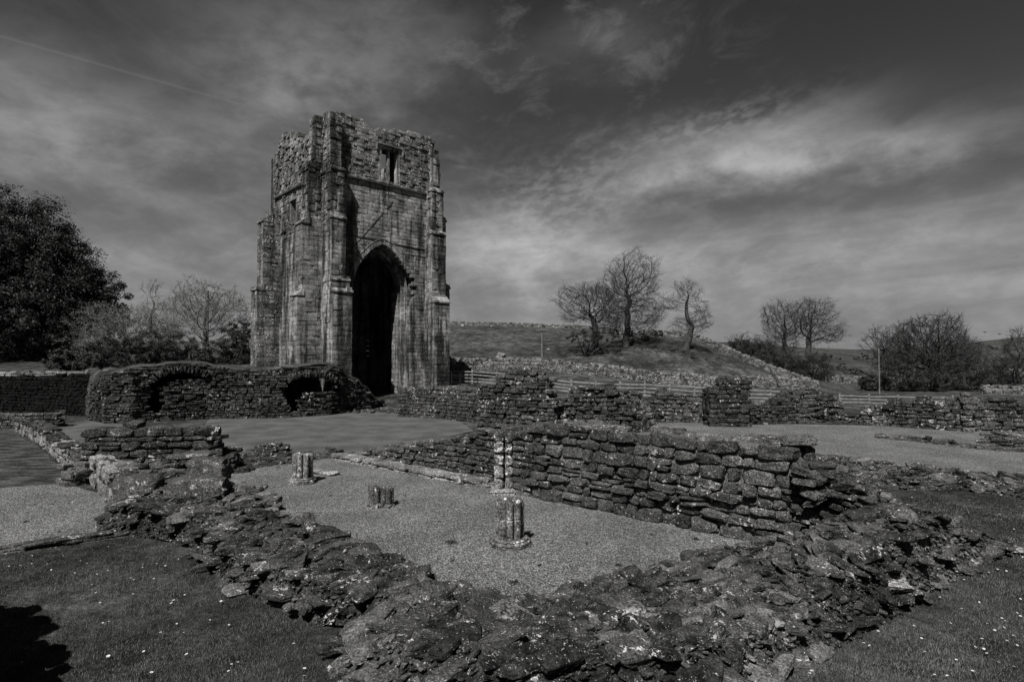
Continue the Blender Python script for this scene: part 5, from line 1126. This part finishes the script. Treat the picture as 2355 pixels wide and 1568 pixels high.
dl = [(80, 679, 1), (147, 684, 1), (290, 684, 1), (300, 690, .8), (93, 729, 1), (145, 721, .9), (215, 722, .9), (235, 750, 1), (220, 777, .9), (40, 733, 1), (370, 708, .8), (352, 676, .8), (400, 719, 1), (415, 719, 1), (430, 669, .7), (343, 764, .8), (580, 727, .8), (655, 726, 1), (655, 738, .9), (498, 641, .7), (568, 604, .7), (612, 592, .7), (625, 596, .7), (720, 720, .8), (760, 731, 1), (820, 700, .9), (445, 770, .9), (495, 752, .6), (600, 788, .8), (614, 796, 1), (707, 791, 1), (395, 826, 1), (421, 819, 1), (440, 856, 1.1), (612, 862, 1), (600, 843, .7), (459, 903, 1.1), (798, 891, 1.4), (787, 905, 1.3), (848, 866, .9), (880, 886, 1), (1016, 896, 1.4), (472, 997, 1.1), (500, 990, .9), (812, 1001, .9), (965, 983, 1), (1052, 1006, 1.1), (738, 1041, 1.3), (845, 1041, .7), (497, 1152, 1.5), (660, 1130, 1.2), (857, 1143, 1.4), (696, 1228, 1.3), (1050, 1222, 1), (1064, 1190, 1), (1095, 1180, .8), (1350, 1093, 1.1), (1490, 1140, .9), (1400, 1211, 1.3), (1398, 1246, 1.3), (100, 1180, .9)]
dr_ = [(720, 388, 0), (755, 411, 0), (788, 446, 0), (870, 430, 0), (1000, 414, 0), (1060, 440, 0), (810, 470, 0), (880, 505, 0), (900, 548, 0), (1080, 470, 0), (1030, 455, 0), (1130, 460, 0), (1070, 560, 0), (735, 700, 0), (1010, 485, 0)]
DA = [(x*.5307*.9416+0, (1000*1.0+y*.5308)*.9416, s) for x, y, s in dl]
X2 = [(2000, 391), (2052, 444), (2105, 423), (2200, 425), (2280, 457), (2240, 490), (2340, 455), (2100, 480), (2150, 540), (2246, 490), (2195, 762), (2235, 747), (2092, 766), (2080, 795), (1970, 877), (2080, 832), (2340, 965), (2325, 950), (2270, 988), (2255, 975), (2188, 999), (2019, 998), (1790, 988), (2308, 1055), (2222, 1031), (2265, 1018), (2278, 1079), (2075, 1070), (2163, 1070), (2132, 1108), (2172, 1118), (2185, 1138), (2325, 1101), (2340, 1045), (1885, 1068), (1645, 1102), (1620, 1090), (1685, 1035), (2045, 1168), (1945, 1238), (2003, 1242), (2275, 755), (2310, 560), (1840, 412), (1900, 440), (2130, 690), (2230, 650), (1980, 720), (2070, 930), (2150, 900), (1850, 1010), (1900, 1130), (2240, 1180), (2310, 1200), (2120, 1220), (2340, 885), (2350, 690)]
DB = [((1250+x*.5307)*.9416, (1000+y*.5308)*.9416, 1.1) for x, y in X2]
nd = 0
for lst, lab, grp in ((DA, 'white daisy in the lawn left of the foreground rubble', 'daisies on the left lawn'), (DB, 'white daisy in the turf right of the foreground rubble', 'daisies on the right turf')):
    for (px, py, s) in lst:
        p = G(px, py, .1)
        for _ in range(8): p = G(px, py, gz(p[0], p[1]))
        o = proto_d if nd == 0 else proto_d.copy()
        if nd: COL.objects.link(o)
        o.location = (p[0], p[1], gz(p[0], p[1])+.045); o.rotation_euler = (rs.normal(-.1, .2), rs.normal(-.1, .2), rs.rand()*6); q = .74*max(.75, s); o.scale = (q, q, q)
        tag(o, lab, 'daisy', grp); nd += 1

# small weeds and stray stones in the gravel
mb = MB(); r = np.random.RandomState(12)
for (px, py, sz) in [(1037, 1248, .10), (1040, 1290, .03), (1180, 1340, .06), (985, 1300, .03), (1110, 1390, .08), (860, 1300, .04), (1290, 1150, .03), (1500, 1230, .04), (1600, 1240, .05), (1350, 1250, .03), (700, 1180, .03), (930, 1140, .03), (60, 1200, .04), (120, 1160, .03), (1010, 1200, .03), (760, 1140, .03), (1240, 1300, .03), (1420, 1300, .05), (560, 1110, .05), (640, 1075, .05)]:
    c = G(px, py); n = int(60+sz*1500); P = c+np.column_stack([r.normal(0, sz*.5, n), r.normal(0, sz*.5, n), r.uniform(.0, sz*.35, n)]); leaves(mb, P, .012, r, r.rand(n), bias=np.array([0, 0, .8]))
tag(mb.build('weeds', M['bush']), kind='stuff')
mb = MB(); n = 420; px = r.uniform(20, 1750, n); py = r.uniform(1090, 1380, n); P = np.array([G(a, b) for a, b in zip(px, py)])
ok = inpoly(px, py, [(500, 1100), (760, 1060), (1110, 1120), (1720, 1245), (1600, 1300), (1180, 1380), (900, 1320), (640, 1180)]) | inpoly(px, py, [(-10, 1130), (200, 1130), (280, 1160), (220, 1230), (-10, 1255)])
P = P[ok]; n = len(P); q = r.uniform(.008, .028, n); place(mb, FLK, P+np.column_stack([q*0, q*0, q*.3]), euler_axes(r.uniform(0, 3, n), r.normal(0, .2, n), r.normal(0, .2, n)), np.column_stack([q*1.3, q, q*.6]), r.rand(n))
tag(mb.build('stray_pebbles', M['rockpale']), kind='stuff')

# loose stones fallen from the end of the undercroft wall, one heap
mb = MB(); r = np.random.RandomState(33); n = 90; px = r.uniform(790, 915, n); py = r.uniform(936, 950, n); P = np.array([G(a, b) for a, b in zip(px, py)]); q = r.uniform(.04, .16, n)
place(mb, ROCK, P+np.column_stack([q*0, q*0, q*.3]), euler_axes(r.uniform(0, 3, n), r.normal(0, .25, n), r.normal(0, .25, n)), np.column_stack([q*1.3, q, q*.6]), r.rand(n)); tag(mb.build('fallen_rubble', M['wall_far']), 'loose stones fallen in front of the tower arch', 'rubble')
GH = 'distant hedgerow trees right of the knoll'
for i, (px, pb, Y, w_, h_, lab) in enumerate([(1905, 838, 170, 26, 14, 'small distant dark tree just right of the reaching bare tree'), (1945, 830, 230, 22, 9, 'far hedge clump in the gap between the two groups of trees'), (1985, 838, 180, 20, 14, 'distant dark tree left of the slender small crowned tree'), (1925, 862, 120, 34, 16, 'lower hedge clump in the gap above the pale low wall'), (2290, 812, 320, 30, 10, 'far dark copse below the skyline at right'), (1965, 868, 110, 26, 12, 'dark scrub clump beside the pale wall end')]):
    bush('hedge_tree', lab, px, pb, Y, [(px, pb-h_*.8, w_, h_)], 2600, .10*Y/130, M['bush'], 300+i, GH, cat='hedge')

# rubble core spilling down from the broken end of the big block wall
mb = MB(); r = np.random.RandomState(41); n = 620; px = r.uniform(1850, 2175, n); kd = r.uniform(-.25, 1.1, n)
tp = np.interp(px, [1850, 1895, 1960, 2005, 2090, 2175], [1046, 1058, 1100, 1135, 1192, 1248]); C = []
for a, t_, k in zip(px, tp, kd):
    b = G(a, np.interp(a, [1700, 1850, 2150], [1242, 1267, 1284])); zt = D(a, t_, b[1])[2]; q = max(.05, zt*(1-.25*abs(k-.4))); dn = b/np.linalg.norm(b[:2]); C.append([b[0]+dn[0]*k, b[1]+dn[1]*k, q*(1-r.rand()**2.5)-.03])
q = .045+.11*r.rand(n)**1.8
place(mb, ROCK, np.array(C), euler_axes(r.normal(-.5, .5, n), r.normal(0, .25, n), r.normal(.15, .22, n)), np.column_stack([q*1.5, q, q*r.uniform(.35, .7, n)]), np.clip(r.normal(.35, .35, n), 0, 1.5))
mb.build('rubble_core', M['wall'], big)
